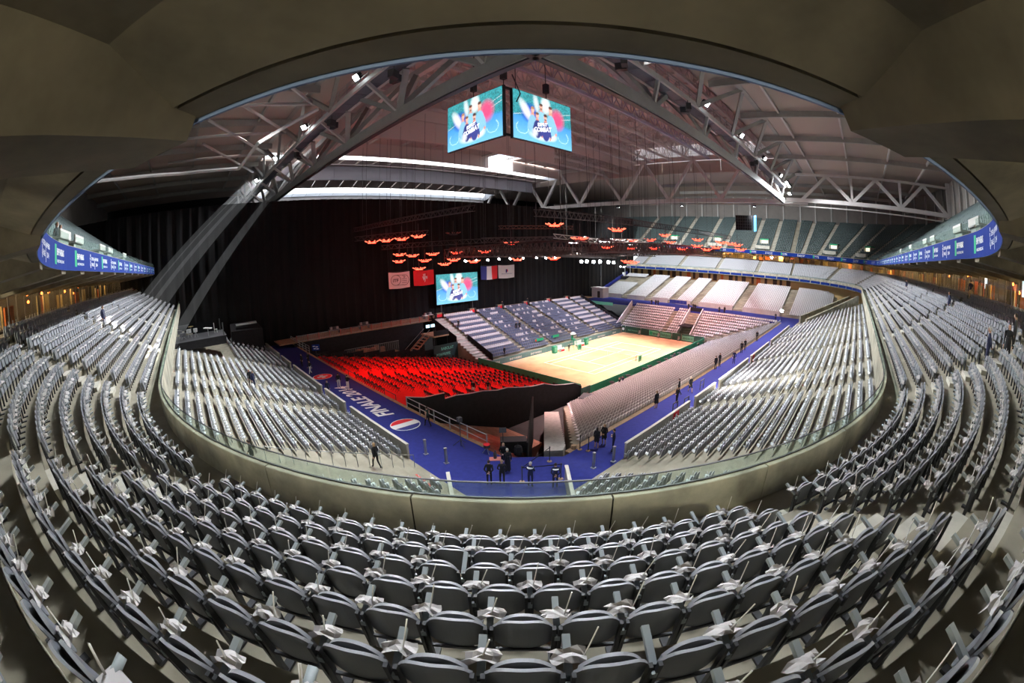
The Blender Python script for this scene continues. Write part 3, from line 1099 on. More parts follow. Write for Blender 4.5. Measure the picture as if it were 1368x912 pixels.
# the bare patch where a person could not sit: keep clear of the camera itself
allseats = [s for s in allseats if math.hypot(s[1], s[2]) > 0.55]
allseats.sort()
near = [s for s in allseats if seen((s[1], s[2], s[3] + .6))][:300]
nk = set((s[1], s[2]) for s in near)
proto = make_seat()
flags = [make_flag(50 + i) for i in range(6)]
BN = {('A', 0): 'corner block by the left stand', ('A', 1): 'block left of the left stairs', ('A', 2): 'centre block', ('A', 3): 'block right of the right stairs', ('A', 4): 'corner block by the right stand', ('L', 0): 'left side block', ('R', 0): 'right side block'}
first = True
fl_used = [False] * 6
random.seed(11)
for n, (d, x, y, z, a, k, blk, i) in enumerate(near):
    rowname = 'front' if k == 0 else ordn(k + 1)
    bn = BN.get(blk, 'side block')
    lab = f'grey tip-up seat, {ordn(i)} from the left, {rowname} row, {bn}'
    if first:
        proto.location = (x, y, z)
        proto.rotation_euler = (0, 0, a)
        proto['label'] = lab
        proto['group'] = 'grey tip-up seats of the middle tier'
        first = False
    else:
        dup(proto, (x, y, z), a, lab, 'grey tip-up seats of the middle tier')
    if random.random() < 0.92:
        v = random.randrange(6)
        lab = f'white paper flag by the {ordn(i)} seat, {rowname} row, {bn}'
        if not fl_used[v]:
            f = flags[v]
            f.location = (x, y, z)
            f.rotation_euler = (0, 0, a)
            f['label'] = lab
            f['group'] = 'white paper flags on the near seats'
            fl_used[v] = True
        else:
            dup(flags[v], (x, y, z), a, lab, 'white paper flags on the near seats')
for v in range(6):
    if not fl_used[v]:
        for c in list(flags[v].children):
            bpy.data.objects.remove(c)
        bpy.data.objects.remove(flags[v])
rest = [s for s in allseats if (s[1], s[2]) not in nk]


def ring_stuff(kk, label):
    S = [s for s in rest if s[6][0] in kk]
    if S:
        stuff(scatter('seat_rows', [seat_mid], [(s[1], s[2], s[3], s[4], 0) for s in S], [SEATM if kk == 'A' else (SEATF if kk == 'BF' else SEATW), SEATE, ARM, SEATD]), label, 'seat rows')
        T = [(s[1], s[2], s[3], s[4], random.randrange(3)) for s in S if random.random() < 0.8]
        stuff(scatter('paper_flags', paper_lo, T, [PAPER]), 'white paper flags lying on ' + label, 'paper flags')


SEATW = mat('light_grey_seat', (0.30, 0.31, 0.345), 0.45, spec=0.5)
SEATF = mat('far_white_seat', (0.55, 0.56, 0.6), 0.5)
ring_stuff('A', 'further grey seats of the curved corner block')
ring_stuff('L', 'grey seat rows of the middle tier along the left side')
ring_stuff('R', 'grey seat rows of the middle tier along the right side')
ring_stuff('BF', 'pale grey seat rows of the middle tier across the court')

# ---- lower stands
LI = [(24.2, 33.7), (35.7, 40.4), (42.4, 53.2), (55.2, 66.5), (68.3, 73.5)]
RI = [(22.6, 33.7), (35.7, 40.4), (42.4, 53.2), (55.2, 66.5), (68.5, 73.5), (75.5, 87.0), (89.0, 102.0)]
FI = [(6.0, 17.0), (19.5, 29.8), (32.6, 42.4), (44.8, 49.3), (51.8, 57.0), (59.2, 65.0), (67.0, 74.5)]


def fill(lo, hi, pitch=0.52):
    n = max(1, int((hi - lo) / pitch))
    return [lo + (hi - lo) * (i + .5) / n for i in range(n)]


TL, TR, TF = [], [], []
for j in range(LS):
    x = LX - LT * j - 0.55
    z = LZ + LR * j
    for a, b in LI:
        if j >= 9 and a > 50:
            continue
        TL += [(x, v, z, 0.0, 0) for v in fill(a, b)]
    if 1 <= j <= 11:
        TL += [(x, v, z, 0.0, 0) for v in fill(15.9, 19.2)]
    y = RY - LT * j - 0.55
    for a, b in RI:
        TR += [(u, y, z, R(90), 0) for u in fill(a, b)]
    if 1 <= j <= 11:
        TR += [(u, y, z, R(90), 0) for u in fill(15.9, 19.2)]
    x = 108 + LT * j + 0.55
    z = LZ + 0.35 + .268 * j
    for a, b in FI:
        if a > 66 and 12 <= j <= 17:
            continue
        TF += [(x, v, z, R(180), 0) for v in fill(a, b)]
TL = [q for q in TL if not (q[1] < 20 and q[0] > 9.5 + (q[1] - 15) * .6)]
TR = [q for q in TR if not (q[0] < 20 and q[1] > 10.4 + (q[0] - 14.9) * 1.03) and not q[0] > 92.6 + (10.5 - q[1]) * 1.5]
TF = [q for q in TF if q[1] > 14.0 - (q[0] - 98) * .5625 + 1]
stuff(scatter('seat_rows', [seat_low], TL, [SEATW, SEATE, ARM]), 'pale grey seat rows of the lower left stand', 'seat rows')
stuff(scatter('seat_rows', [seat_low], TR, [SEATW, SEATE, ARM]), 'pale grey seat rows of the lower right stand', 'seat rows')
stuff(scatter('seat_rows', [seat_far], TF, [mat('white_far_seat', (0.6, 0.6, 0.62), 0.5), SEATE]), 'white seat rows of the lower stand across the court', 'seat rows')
for T, lab in ((TL, 'left'), (TR, 'right')):
    stuff(scatter('paper_flags', paper_lo, [(*q[:4], random.randrange(3)) for q in T if random.random() < 0.85], [PAPERL]), f'white paper flags lying on the lower {lab} stand seats', 'paper flags')

# ---- court stands
TC = []
for j in range(19):
    v = 32.6 - .8 * j - .55
    TC += [(u, v, 0.4 + .29 * j, R(90), 0) for u in fill(23.9 + (v - 18) * 1.15, 89.3 + .53 * j)]
stuff(scatter('seat_rows', [seat_flat], TC, [SEATP, WHITE]), 'pinkish white seat rows between court and right gangway', 'seat rows')
TC = []
for j in range(10):
    u = 90 + .8 * j + .55
    z = 0.95 + .52 * j
    for a, b in ((33.4 - 1.7 * j, 37.0), (40.6, 43.6), (44.8, 56.0)):
        TC += [(u, v, z, R(180), 0) for v in fill(a, b)]
stuff(scatter('seat_rows', [seat_far], TC, [SEATP, WHITE]), 'pinkish white seat rows behind the far baseline', 'seat rows')
TC, TC2 = [], []
for j in range(18):
    v = 55.7 + .82 * j + .55
    z = 0.95 + .345 * j
    for a, b in ((48.2, 55.5), (56.7, 63.3), (64.5, 71.5), (72.7, 79.5), (80.7, 86.8), (87.8, 92)):
        for u in fill(a, b):
            (TC2 if ((j % 2 == 1 and (u < 56 or u > 80 or random.random() < .3)) and j > 2) else TC).append((u, v, z, R(270), 0))
stuff(scatter('seat_rows', [seat_flat], TC, [SEATB, SEATB]), 'navy seat rows of the grandstand along the far sideline', 'seat rows')
stuff(scatter('seat_rows', [seat_flat], TC2, [SEATP, SEATP]), 'rows of navy grandstand seats covered with pale papers', 'seat rows')

# ---- upper tier seats
UA = dict(L=[27, 40, 53, 66], R=[33, 46, 59, 72, 85, 98], F=[27, 33.5, 43, 49.5, 59, 65.5, 75], B=[8, 22, 33, 47, 58, 72, 83], A=[45])
TU = []
for j in range(NUP):
    rho = UR + .8 * j + .5
    z = UZ + .5 * (j + 1)
    for kk, e0, e1 in (('L', 20.4, 75), ('R', 20.4, 102.5), ('B', 0, 90), ('F', 20.4, 93)):
        ed = [e0] + UA[kk] + [e1]
        for a, b in zip(ed[:-1], ed[1:]):
            g = 0.75 if kk != 'B' else math.degrees(0.75 / rho)
            st = 0.55 if kk != 'B' else math.degrees(0.55 / rho)
            for q in fill(a + g, b - g, st):
                x, y = P((kk, q), rho)
                TU.append((x, y, z, ang((kk, q)), 0))
stuff(scatter('seat_rows', [seat_far], TU, [SEATU, mat('seat_top_teal', (0.12, 0.17, 0.17), 0.5)]), 'dark green seat rows of the upper tier', 'seat rows')
mb = MB()
for kk in 'RBF':
    for a in UA[kk]:
        for j in range(NUP):
            r0 = UR + .8 * j
            g = 0.6 if kk != 'B' else math.degrees(0.6 / r0)
            arc_box(mb, (kk, a - g), (kk, a + g), r0 - .4, r0 + .02, UZ + .5 * j, UZ + .5 * j + .25)
mb.build('stair_run', STEPG, up)

# ================================================================ LAMPS
def aim_light(o, frm, to):
    d = Vector(to) - Vector(frm)
    o.rotation_euler = d.to_track_quat('-Z', 'Y').to_euler()


def spot(name, parent, at, to, watt, cone, col=(1, 1, 1), radius=0.3, blend=0.5):
    l = bpy.data.lights.new(name, 'SPOT')
    l.energy = watt
    l.color = col
    l.spot_size = R(cone)
    l.spot_blend = blend
    l.shadow_soft_size = radius
    o = bpy.data.objects.new(name, l)
    COL.objects.link(o)
    if parent:
        o.parent = parent
        o.location = Vector(at) - parent.location
    else:
        o.location = at
    aim_light(o, at, to)
    return o


def floodlight(at, to, label, watt=FLOOD_W, cone=112):
    t = thing('floodlight', label, 'floodlight', at, group='white floodlights on the roof catwalks')
    d = (Vector(to) - Vector(at)).normalized()
    a = Vector(at)
    s = d.cross(Vector((0, 0, 1))).normalized()
    u = s.cross(d)
    mb = MB()
    mb.bar(a - d * 0.55, a - d * 0.02, 0.8, 0.66)
    mb.bar(a - d * 0.75, a - d * 0.55, 0.36, 0.3)
    for k in (-.2, 0, .2):
        mb.bar(a - d * 0.7 + s * k + u * .26, a - d * .1 + s * k + u * .26, 0.03, 0.06)
    mb.build('housing', STEELD, t)
    MB().bar(a - d * 0.02, a + d * 0.02, 0.74, 0.6).build('lens', LAMPW, t)
    mb = MB()
    for k in (-.36, .36):
        mb.bar(a - d * .3 + s * k, a - d * .3 + s * k - Vector((0, 0, .55)), 0.05, 0.08)
    mb.bar(a - d * .3 - s * .36 - Vector((0, 0, .55)), a - d * .3 + s * .36 - Vector((0, 0, .55)), 0.08, 0.05)
    mb.build('yoke', STEELD, t)
    spot('beam', t, a + d * 0.15, to, watt, cone, (0.93, 0.97, 1.0), 0.22)
    return t


for i, v in enumerate((24.0, 37.3, 54.5, 71.8, 90.5)):
    floodlight((15.5, v, 37.7), (-10, v - (4 if i < 2 else 14), 14), cone=(112 if i < 2 else 84), label=f'white floodlight, {ordn(i + 1)} along the left roof catwalk counted from the corner')
for i, u in enumerate((19.0, 32.3, 47.2, 61.9, 77.5, 93.7)):
    floodlight((u, 16.6, 37.7), (u - 4 if i else 5, -8 if i else 3, 14), f'white floodlight, {ordn(i + 1)} along the right roof catwalk counted from the corner')
for i, (u, z) in enumerate(((99.5, 37.2), (102.2, 36.9), (102.6, 35.2))):
    floodlight((u, 16.4, z), (u - 30, 40, 5), f'small white floodlight clustered at the far end of the right catwalk, {ordn(i + 1)} outwards', watt=6000)

for i, v in enumerate((26, 46, 66)):  # added floodlights, put here to brighten the far stands
    floodlight((104.7, v, 32.3), (128, v, 13), f'white floodlight on the far truss, {ordn(i + 1)} from the right', watt=FLOOD_W * 0.85, cone=125)
# white and red lamps hung over the court
LA = thing('court_lamp_bar', 'long dark bar of white lamps hung above the back of the court', 'lamp bar', (75, 62, 18))
MB().bar((46, 62, 18.9), (97, 62, 17.9), 0.25, 0.25).build('bar', TRUSS, LA)
for i, (x, z) in enumerate([(47.4, 18.2), (50, 18.2), (52.7, 18.2), (55.5, 18.3), (58.4, 18.3), (62, 18.3), (65.9, 18.3), (68.8, 18.2), (71.8, 18.2)]):
    MB().tube((x, 61.8, z), (x, 61.5, z - .12), 0.17, 8).build('lamp_head', LAMPS, LA)
for i, (x, z) in enumerate([(81.2, 17.2), (83.3, 17.2), (86.1, 17.1), (88.9, 17.1), (92.6, 16.9), (95.1, 16.8)]):
    MB().tube((x, 61.8, z), (x, 61.4, z - .1), 0.34, 10).build('lamp_head', LAMPW, LA)
for i, (x, y) in enumerate(((56, 38), (66, 52), (78, 38), (84, 50))):
    t = thing('court_floodlight', f'black box floodlight over the clay court, {ordn(i + 1)} from the red chairs', 'floodlight', (x, y, 21.2), group='floodlights over the clay')
    MB().box((x, y, 21.5), (1.6, 1.1, 0.5)).build('housing', TRUSS, t)
    MB().box((x, y, 21.23), (1.4, 0.9, 0.04)).build('lens', LAMPS, t)
    MB().tube((x, y, 21.7), (x, y, 25), 0.05, 6).build('hanger', STEELD, t)
    spot('beam', t, (x, y, 21.1), (67.2 + (x - 70) * .55, 44.6 + (y - 44) * .4, 0), COURT_W, 78, (1.0, 0.95, 0.86), 0.6, 0.8)

# ================================================================ SCOREBOARD, SCREEN, FLAGS
_pr = random.Random(4)


def paint(x, y):
    """five generic figures in a stadium, as a colour for each point of the screen"""
    h = _pr.uniform(-1, 1)
    f = max(0, min(1, (y - .50 + 0.12 * abs(x - .5)) * 14))
    c = (np.array((0.025, 0.22, 0.26)) + np.array((0.02, .07, .06)) * y) * (1 + 0.45 * h) * f + (np.array((0.05, 0.28, 0.66)) + np.array((0.13, 0.25, 0.12)) * (1 - y * 2)) * (1 - f)
    for a, b, x0, x1 in ((.47, .60, 0, .30), (.66, .82, .66, 1), (.56, .71, .66, 1)):
        if x0 < x < x1 and abs(y - (a + (b - a) * (x - x0) / (x1 - x0))) < 0.007:
            c = c * .4 + np.array((.45, .5, .5))
    def blob(cx, cy, rx, ry, col, k=1.0, s=1.5, tilt=0.0):
        nonlocal c
        dx, dy = x - cx - tilt * (y - cy), y - cy
        d = (dx / rx) ** 2 + (dy / ry) ** 2
        f = max(0, min(1, (1 - d) * s)) * k
        c = c * (1 - f) + np.array(col) * f
    blob(.26, .58, .16, .24, (.01, .03, .55), .85, 1.2)
    blob(.74, .60, .15, .27, (.80, .07, .20), .95, 1.2)
    blob(.20, .62, .09, .26, (1, 1, 1), 1, .8, -.35)
    blob(.375, .82, .055, .26, (.95, .97, 1), .9, .75, -.1)
    blob(.535, .84, .10, .24, (1, 1, 1), 1, .9)
    blob(.45, .17, .24, .13, (1, 1, 1), .85, 1.0)
    blob(.62, .20, .12, .12, (1, 1, 1), .8, 1.0)
    for cx, cy, sh, hr, q in ((.31, .66, (.25, .50, .72), (.45, .22, .12), 1), (.455, .78, (.27, .55, .76), (.10, .05, .04), 1), (.62, .77, (.25, .52, .76), (.12, .06, .05), 1.15), (.385, .57, (.04, .05, .2), (.18, .09, .06), .95), (.525, .57, (.05, .06, .26), (.08, .04, .04), 1)):
        blob(cx, cy - .10, .03 * q, .05, (.7, .3, .22), 1, 6)
        blob(cx, cy - .30 * q, .075 * q, .21 * q, sh, 1, 5)
        blob(cx - .065 * q, cy - .32 * q, .022 * q, .12 * q, sh, 1, 4, .15)
        blob(cx + .07 * q, cy - .32 * q, .022 * q, .12 * q, sh, 1, 4, -.15)
        blob(cx + .075 * q, cy - .44 * q, .018, .035, (.75, .33, .25), 1, 5)
        blob(cx, cy, .030 * q, .068 * q, (.78, .36, .27), 1, 6)
        blob(cx + .008, cy, .02 * q, .05 * q, (.90, .50, .40), .8, 2)
        blob(cx, cy + .045 * q, .031 * q, .032 * q, hr, 1, 5)
        if hr[0] < .11:
            blob(cx, cy - .045 * q, .02, .02, hr, .8, 3)
    blob(.34, .20, .06, .10, (.9, .93, 1), .7, 1.2)
    for cx, sg in ((.14, 1), (.84, -1)):
        d = math.hypot((x - cx) / .1, (y - .24) / .13)
        if .88 < d < 1.0 and (y < .24 or (x - cx) * sg < -.06):
            c = c * .3 + np.array((.42, .62, .68))
    return np.clip(c * (1 + .06 * h), 0, 1)


def screen_mat():
    m = bpy.data.materials.new('lit_screen')
    m.use_nodes = True
    nt = m.node_tree
    b = nt.nodes['Principled BSDF']
    a = nt.nodes.new('ShaderNodeAttribute')
    a.attribute_name = 'picture'
    b.inputs['Base Color'].default_value = (0.01, 0.01, 0.01, 1)
    nt.links.new(a.outputs['Color'], b.inputs['Emission Color'])
    b.inputs['Emission Strength'].default_value = 1.0
    return m


SCREENM = screen_mat()
SCTXT = mat('screen_lettering', (1, 1, 1), emit=(1, 1, 1), estr=1.0)


def screen_mesh(wd, ht, nx=110, ny=64):
    V = [(wd * (i / nx - .5), 0, ht * (j / ny - .5)) for i in range(nx + 1) for j in range(ny + 1)]
    F = [(i * (ny + 1) + j, (i + 1) * (ny + 1) + j, (i + 1) * (ny + 1) + j + 1, i * (ny + 1) + j + 1) for i in range(nx) for j in range(ny)]
    me = bpy.data.meshes.new('screen')
    me.from_pydata(V, [], F)
    at = me.color_attributes.new('picture', 'FLOAT_COLOR', 'POINT')
    buf = []
    for i in range(nx + 1):
        for j in range(ny + 1):
            buf += [*paint(i / nx, j / ny), 1.0]
    at.data.foreach_set('color', buf)
    me.materials.append(SCREENM)
    return me


SM = screen_mesh(8.1, 4.9)


def screen(parent, at, rz, me, wd, ht):
    """viewer stands at local -y"""
    s = link('screen', me, parent, Vector(at) - parent.location, rz)
    mb = MB()
    text_on(mb, 'ESPRIT', (-0.03 * wd, -0.03, -0.13 * ht), (0.985, 0, 0.17), (0, 0, 1), 0.10 * ht, 0.17 * wd, bold=0.03)
    text_on(mb, 'COMBAT', (-0.03 * wd, -0.03, -0.245 * ht), (0.985, 0, 0.17), (0, 0, 1), 0.135 * ht, 0.30 * wd, bold=0.03)
    mb.build('lettering', SCTXT, s, off=(0, 0, 0))
    mb = MB()
    mb.box((0, 0.18, 0), (wd + .1, 0.3, ht + .1))
    mb.build('screen_case', STEELD, s, off=(0, 0, 0))
    return s


CZ = 32.45
sb = thing('scoreboard', 'hanging scoreboard cube with blue team pictures on its screens', 'scoreboard', (30, 31.2, 30))
screen(sb, (25.0, 31.1, CZ), R(-90), SM, 8.1, 4.9)
screen(sb, (30.2, 26.9, CZ), 0, SM, 8.1, 4.9)
mb = MB()
for x, y in ((25.5, 27.4), (34.2, 27.4), (25.5, 34.9)):
    mb.bar((x, y, 30.1), (x, y, 35.2), 0.25)
for z in (30.3, 35.0):
    mb.bar((25.5, 27.4, z), (34.2, 27.4, z), 0.2)
    mb.bar((25.5, 27.4, z), (25.5, 34.9, z), 0.2)
mb.build('frame', STEELD, sb)
for x, y in ((27, 29), (33, 29), (27, 33.5), (33, 33.5)):
    MB().tube((x, y, 35), (x, y, 44), 0.05, 5).build('hanging_cable', STEELD, sb)
    MB().box((x, y, 37.3), (0.5, 0.5, 1.1)).build('hoist', STEELD, sb)
MB().path([(26.2, 27.0, 36.4), (27.0, 26.8, 34.5), (26.4, 26.7, 33.5)], 0.06, 5).build('signal_cable', STEELD, sb)
bs = thing('big_screen', 'large video screen with the team picture in front of the black curtain', 'screen', (54.65, 74, 9))
screen(bs, (54.65, 74.0, 12.2), 0, screen_mesh(10.9, 6.2), 10.9, 6.2)
MB().bar((50.5, 74.4, 6.8), (50.5, 74.4, 9.2), 0.2).build('leg', STEELD, bs)
MB().bar((58.8, 74.4, 6.8), (58.8, 74.4, 9.2), 0.2).build('leg', STEELD, bs)


def flag_cloth(x0, x1, z0, z1, y, f0=0.0, f1=1.0, off=0.0, nx=14, z0b=None, zt=None):
    """part of a gently waving cloth between fractions f0 and f1 of its width"""
    mb = MB()
    V, F = [], []
    nz = 6
    for side in (0, 1):
        for i in range(nx + 1):
            fx = f0 + (f1 - f0) * i / nx
            x = x0 + (x1 - x0) * fx
            for j in range(nz + 1):
                z = z0 + (z1 - z0) * j / nz
                V.append((x + .1 * (1 - j / nz) * (fx - .2), y + .10 * math.sin(fx * 9 + j * .3) - off + side * .02, z - .12 * math.sin(fx * 3.1)))
    N = (nx + 1) * (nz + 1)
    for i in range(nx):
        for j in range(nz):
            a = (i * (nz + 1) + j, (i + 1) * (nz + 1) + j, (i + 1) * (nz + 1) + j + 1, i * (nz + 1) + j + 1)
            F += [a, tuple(N + q for q in reversed(a))]
    return mb.add(V, F)


def wav(x0, x1, x):
    f = (x - x0) / (x1 - x0)
    return -.12 * math.sin(f * 3.1), .10 * math.sin(f * 9 + .9)


g = 'flags hung in front of the curtain'
_flag0 = set(bpy.data.objects)
fl = thing('hanging_flag', 'red flag with white cross hung left of the big screen', 'flag', (46.2, 74, 13.5), group=g)
flag_cloth(43.9, 48.6, 13.5, 16.5, 74).build('cloth', REDF, fl)
flag_cloth(45.5, 47.0, 14.72, 15.28, 73.93, nx=6).build('cross', WHITEF, fl)
flag_cloth(45.97, 46.53, 14.2, 15.8, 73.92, nx=3).build('cross', WHITEF, fl)
fl = thing('hanging_flag', 'blue, white and red striped flag right of the big screen', 'flag', (63.6, 74, 13.5), group=g)
for i, m in enumerate((BLUEF, WHITEF, REDF)):
    flag_cloth(61.2, 65.9, 13.5, 16.5, 74, i / 3, i / 3 + 1 / 3, nx=6).build('stripe', m, fl)
fl = thing('hanging_flag', 'white flag with black outlined tennis logo, leftmost of the flags', 'flag', (40.5, 74, 13.4), group=g)
flag_cloth(38.3, 42.9, 13.4, 16.5, 74).build('cloth', WHITEF, fl)


def ring2(cx, cz, rx, rz, y, a0=0, a1=360, wd=0.07, n=28):
    mb = MB()
    pts = [(cx + rx * math.cos(R(a0 + (a1 - a0) * i / n)), y, cz + rz * math.sin(R(a0 + (a1 - a0) * i / n))) for i in range(n + 1)]
    for a, b in zip(pts[:-1], pts[1:]):
        mb.bar(a, b, wd, 0.03, up=(0, 1, 0))
    return mb


ring2(39.75, 14.95, 1.1, 0.98, 73.82).build('emblem_ring', INK, fl)
ring2(41.7, 14.9, 0.95, 0.98, 73.82, -120, 120).build('emblem_ring', INK, fl)
mb = MB().bar((39.9, 73.82, 15.93), (41.7, 73.82, 15.86), .06, .03, up=(0, 1, 0)).bar((39.9, 73.82, 13.98), (41.7, 73.82, 13.95), .06, .03, up=(0, 1, 0))
for z in (15.1, 14.75, 14.4):
    mb.bar((41.1, 73.82, z), (42.2, 73.82, z), 0.07, .03, up=(0, 1, 0))
mb.build('emblem_lines', INK, fl)
ring2(41.65, 15.5, 0.16, 0.16, 73.82, n=10).build('emblem_ball', INK, fl)
mb = MB()
text_on(mb, 'iTF', (39.7, 73.80, 14.62), (1, 0, 0), (0, 0, 1), 0.85, 1.25)
mb.build('lettering', INK, fl)
fl = thing('hanging_flag', 'white flag with a small blue and red emblem, rightmost of the flags', 'flag', (68.8, 74, 13.5), group=g)
flag_cloth(66.4, 71.3, 13.5, 16.5, 74).build('cloth', WHITEF, fl)
MB().box((68.65, 73.82, 15.1), (0.42, 0.03, 0.8)).build('emblem', BLUEF, fl)
MB().box((69.0, 73.82, 15.2), (0.22, 0.03, 0.55)).build('emblem', REDF, fl)
mb = MB()
text_on(mb, 'FEDERATION FRANCAISE DE TENNIS', (68.8, 73.82, 14.38), (1, 0, 0), (0, 0, 1), 0.22, 3.4)
mb.build('lettering', BLUEF, fl)

for o in [q for q in bpy.data.objects if q not in _flag0 and q.parent is None and q.name.startswith('hanging_flag')]:
    x = o.location.x
    MB().bar((x - 2.4, 74.05, 16.58), (x + 2.4, 74.05, 16.58), .06).build('flag_bar', STEELD, o)
    for d in (-2.2, 2.2):
        MB().tube((x + d, 74.05, 16.6), (x + d, 74.05, 45.38), .025, 4).build('hanging_cable', STEELD, o)
# ================================================================ HUNG TRUSSES AND RED LAMPS
def box_truss(name, label, a, b, wd=0.7, m=TRUSS, cables=3, top=40.0, th=0.07):
    a, b = Vector(a), Vector(b)
    t = thing(name, label, 'truss', (a + b) / 2)
    d = (b - a).normalized()
    s = d.cross(Vector((0, 0, 1))).normalized() * wd / 2
    u = Vector((0, 0, wd / 2))
    mb = MB()
    for q in (s + u, s - u, -s + u, -s - u):
        mb.bar(a + q, b + q, th)
    mb.build('chords', m, t)
    mb = MB()
    n = max(3, int((b - a).length / 1.1))
    for i in range(n):
        p = a + (b - a) * i / n
        q = a + (b - a) * (i + 1) / n
        r = a + (b - a) * (i + .5) / n
        mb.bar(p + s + u, r + s - u, th * .6).bar(r + s - u, q + s + u, th * .6)
        mb.bar(p - s + u, r - s - u, th * .6).bar(r - s - u, q - s + u, th * .6)
        mb.bar(p + s - u, p - s - u, th * .6)
    lat = mb.build('lacing', m, t)
    lat['kind'] = 'stuff'
    for i in range(cables):
        p = a + (b - a) * (i + .5) / cables
        MB().tube(p, (p.x, p.y, top), 0.03, 4).build('hanging_cable', STEELD, t)
    return t


box_truss('lighting_truss', 'long thin truss running from the curtain towards the left truss', (32, 75, 25), (32, 40, 25), cables=5)
box_truss('lighting_truss', 'long brown truss crossing before the far upper seats', (45, 42, 25.2), (128, 40, 25.2), 1.0, cables=8)
box_truss('lighting_truss', 'truss carrying the row of four red lamps at left', (28.5, 67, 22.9), (38, 59, 23.2), cables=3)
box_truss('lighting_truss', 'thin truss level with the lamps above the flags', (33, 66, 21.2), (62, 46, 22.0), cables=5)
box_truss('lighting_truss', 'double truss along the near edge of the lamp grid', (40, 48, 21.4), (68, 31, 21.4), cables=4)
for i, (a, b, l) in enumerate((((44, 62.5, 19.6), (98, 62.5, 19.0), 'dense dark truss along the back of the court lamp grid'), ((46, 33, 20.4), (97, 33, 20.4), 'dense dark truss along the near side of the court lamp grid'), ((45, 33.6, 20.4), (45, 62, 19.8), 'dark cross truss over the near end of the court'), ((97.5, 33.6, 20.4), (97.5, 62, 19.4), 'dark cross truss over the far end of the court'), ((58, 44, 20.2), (100, 44, 20.2), 'dark truss above the middle of the court'), ((60, 52, 19.6), (99, 52, 19.4), 'dark truss between court middle and grandstand'), ((78, 34, 20.6), (78, 62, 19.6), 'dark cross truss above the net'))):
    box_truss('lighting_truss', l, a, b, 1.5, cables=5, th=0.16)
box_truss('lighting_truss', 'pale aluminium truss piece hung left of the court lamps', (43.5, 37.6, 21.7), (47.6, 33.0, 21.0), 0.55, ALU, cables=2, th=0.09)
box_truss('lighting_truss', 'pale aluminium truss piece hung right of the court lamps', (50.5, 32.8, 21.2), (54.4, 29.3, 21.35), 0.45, ALU, cables=2, th=0.09)
box_truss('lighting_truss', 'thin brown truss behind the topmost red lamp', (54, 60, 24.2), (66, 52, 24.2), 0.6, mat('rust_truss', (0.12, 0.05, 0.035), 0.6), cables=3)

LAMPPOS = [(29.9, 63.3, 22.0), (32.0, 62.3, 22.1), (34.2, 61.1, 22.2), (36.5, 59.7, 22.5), (37.7, 68.3, 19.7), (39.7, 67.1, 19.4), (42.8, 65.2, 19.5), (46.3, 62.8, 19.6), (50.3, 59.6, 19.6), (37.6, 68.4, 18.5), (41.6, 66.0, 18.4), (44.5, 64.0, 17.6), (45.9, 63.1, 18.3), (48.7, 60.9, 17.9), (40.7, 66.6, 17.0), (48.3, 50.7, 20.9), (44.0, 37.8, 23.1), (46.1, 35.2, 21.2), (48.9, 31.1, 22.5), (54.6, 55.7, 18.1), (59.0, 51.0, 18.2), (73.4, 42.9, 21.8), (76.3, 37.4, 23.0), (76.8, 36.5, 21.7), (79.0, 31.5, 22.4), (78.9, 31.6, 21.2), (80.6, 27.1, 22.1), (81.1, 25.4, 22.0), (81.5, 24.0, 21.8), (75.0, 40.0, 22.0), (64.8, 43.4, 20.3), (73.1, 43.3, 20.3), (75.4, 39.3, 20.4), (77.7, 34.4, 20.5), (79.6, 29.8, 20.6), (80.3, 28.0, 21.1), (81.8, 23.3, 21.0), (66.8, 40.3, 17.8), (73.4, 42.9, 17.5)]


def make_red_lamp(m_c, m_o, label):
    t = thing('red_lamp_cluster', label, 'stage lamp', group='red lamp clusters above the court')
    n = 8
    for i in range(n):
        a = 2 * math.pi * i / n
        d = Vector((math.cos(a), math.sin(a), 0))
        p0 = d * 0.45
        p1 = d * 1.25 + Vector((0, 0, 0.36))
        MB().tube(p0 + Vector((0, 0, .05)), p1, 0.05, 4).build('arm', TRUSS, t)
        MB().lathe([(0.05, 0.12), (0.15, 0.1), (0.17, -0.08), (0.02, -0.11)], 8, p0 * 1.15).build('lamp_head', m_c, t)
        MB().tube(d * .8 + Vector((0, 0, .14)), d * 1.22 + Vector((0, 0, .33)), 0.075, 5).build('lamp_tube', m_o, t)
    MB().tube((0, 0, 0), (0, 0, 2.2), 0.05, 5).build('hanger', TRUSS, t)
    return t


prl = make_red_lamp(LAMPR, LAMPP, 'x')
order = sorted(range(len(LAMPPOS)), key=lambda i: math.atan2(LAMPPOS[i][0], LAMPPOS[i][1]))
for n, i in enumerate(order):
    lab = f'glowing red lamp cluster hung above the court, {ordn(n + 1)} counted from the left'
    if n == 0:
        prl.location = LAMPPOS[i]
        prl['label'] = lab
    else:
        dup(prl, LAMPPOS[i], 0, lab)
unlit = make_red_lamp(TRUSS, mat('dim_red_tube', (0.35, 0.1, 0.08), 0.5), 'unlit lamp cluster hung above the row of four red lamps')
unlit.location = (41.2, 56.6, 22.7)
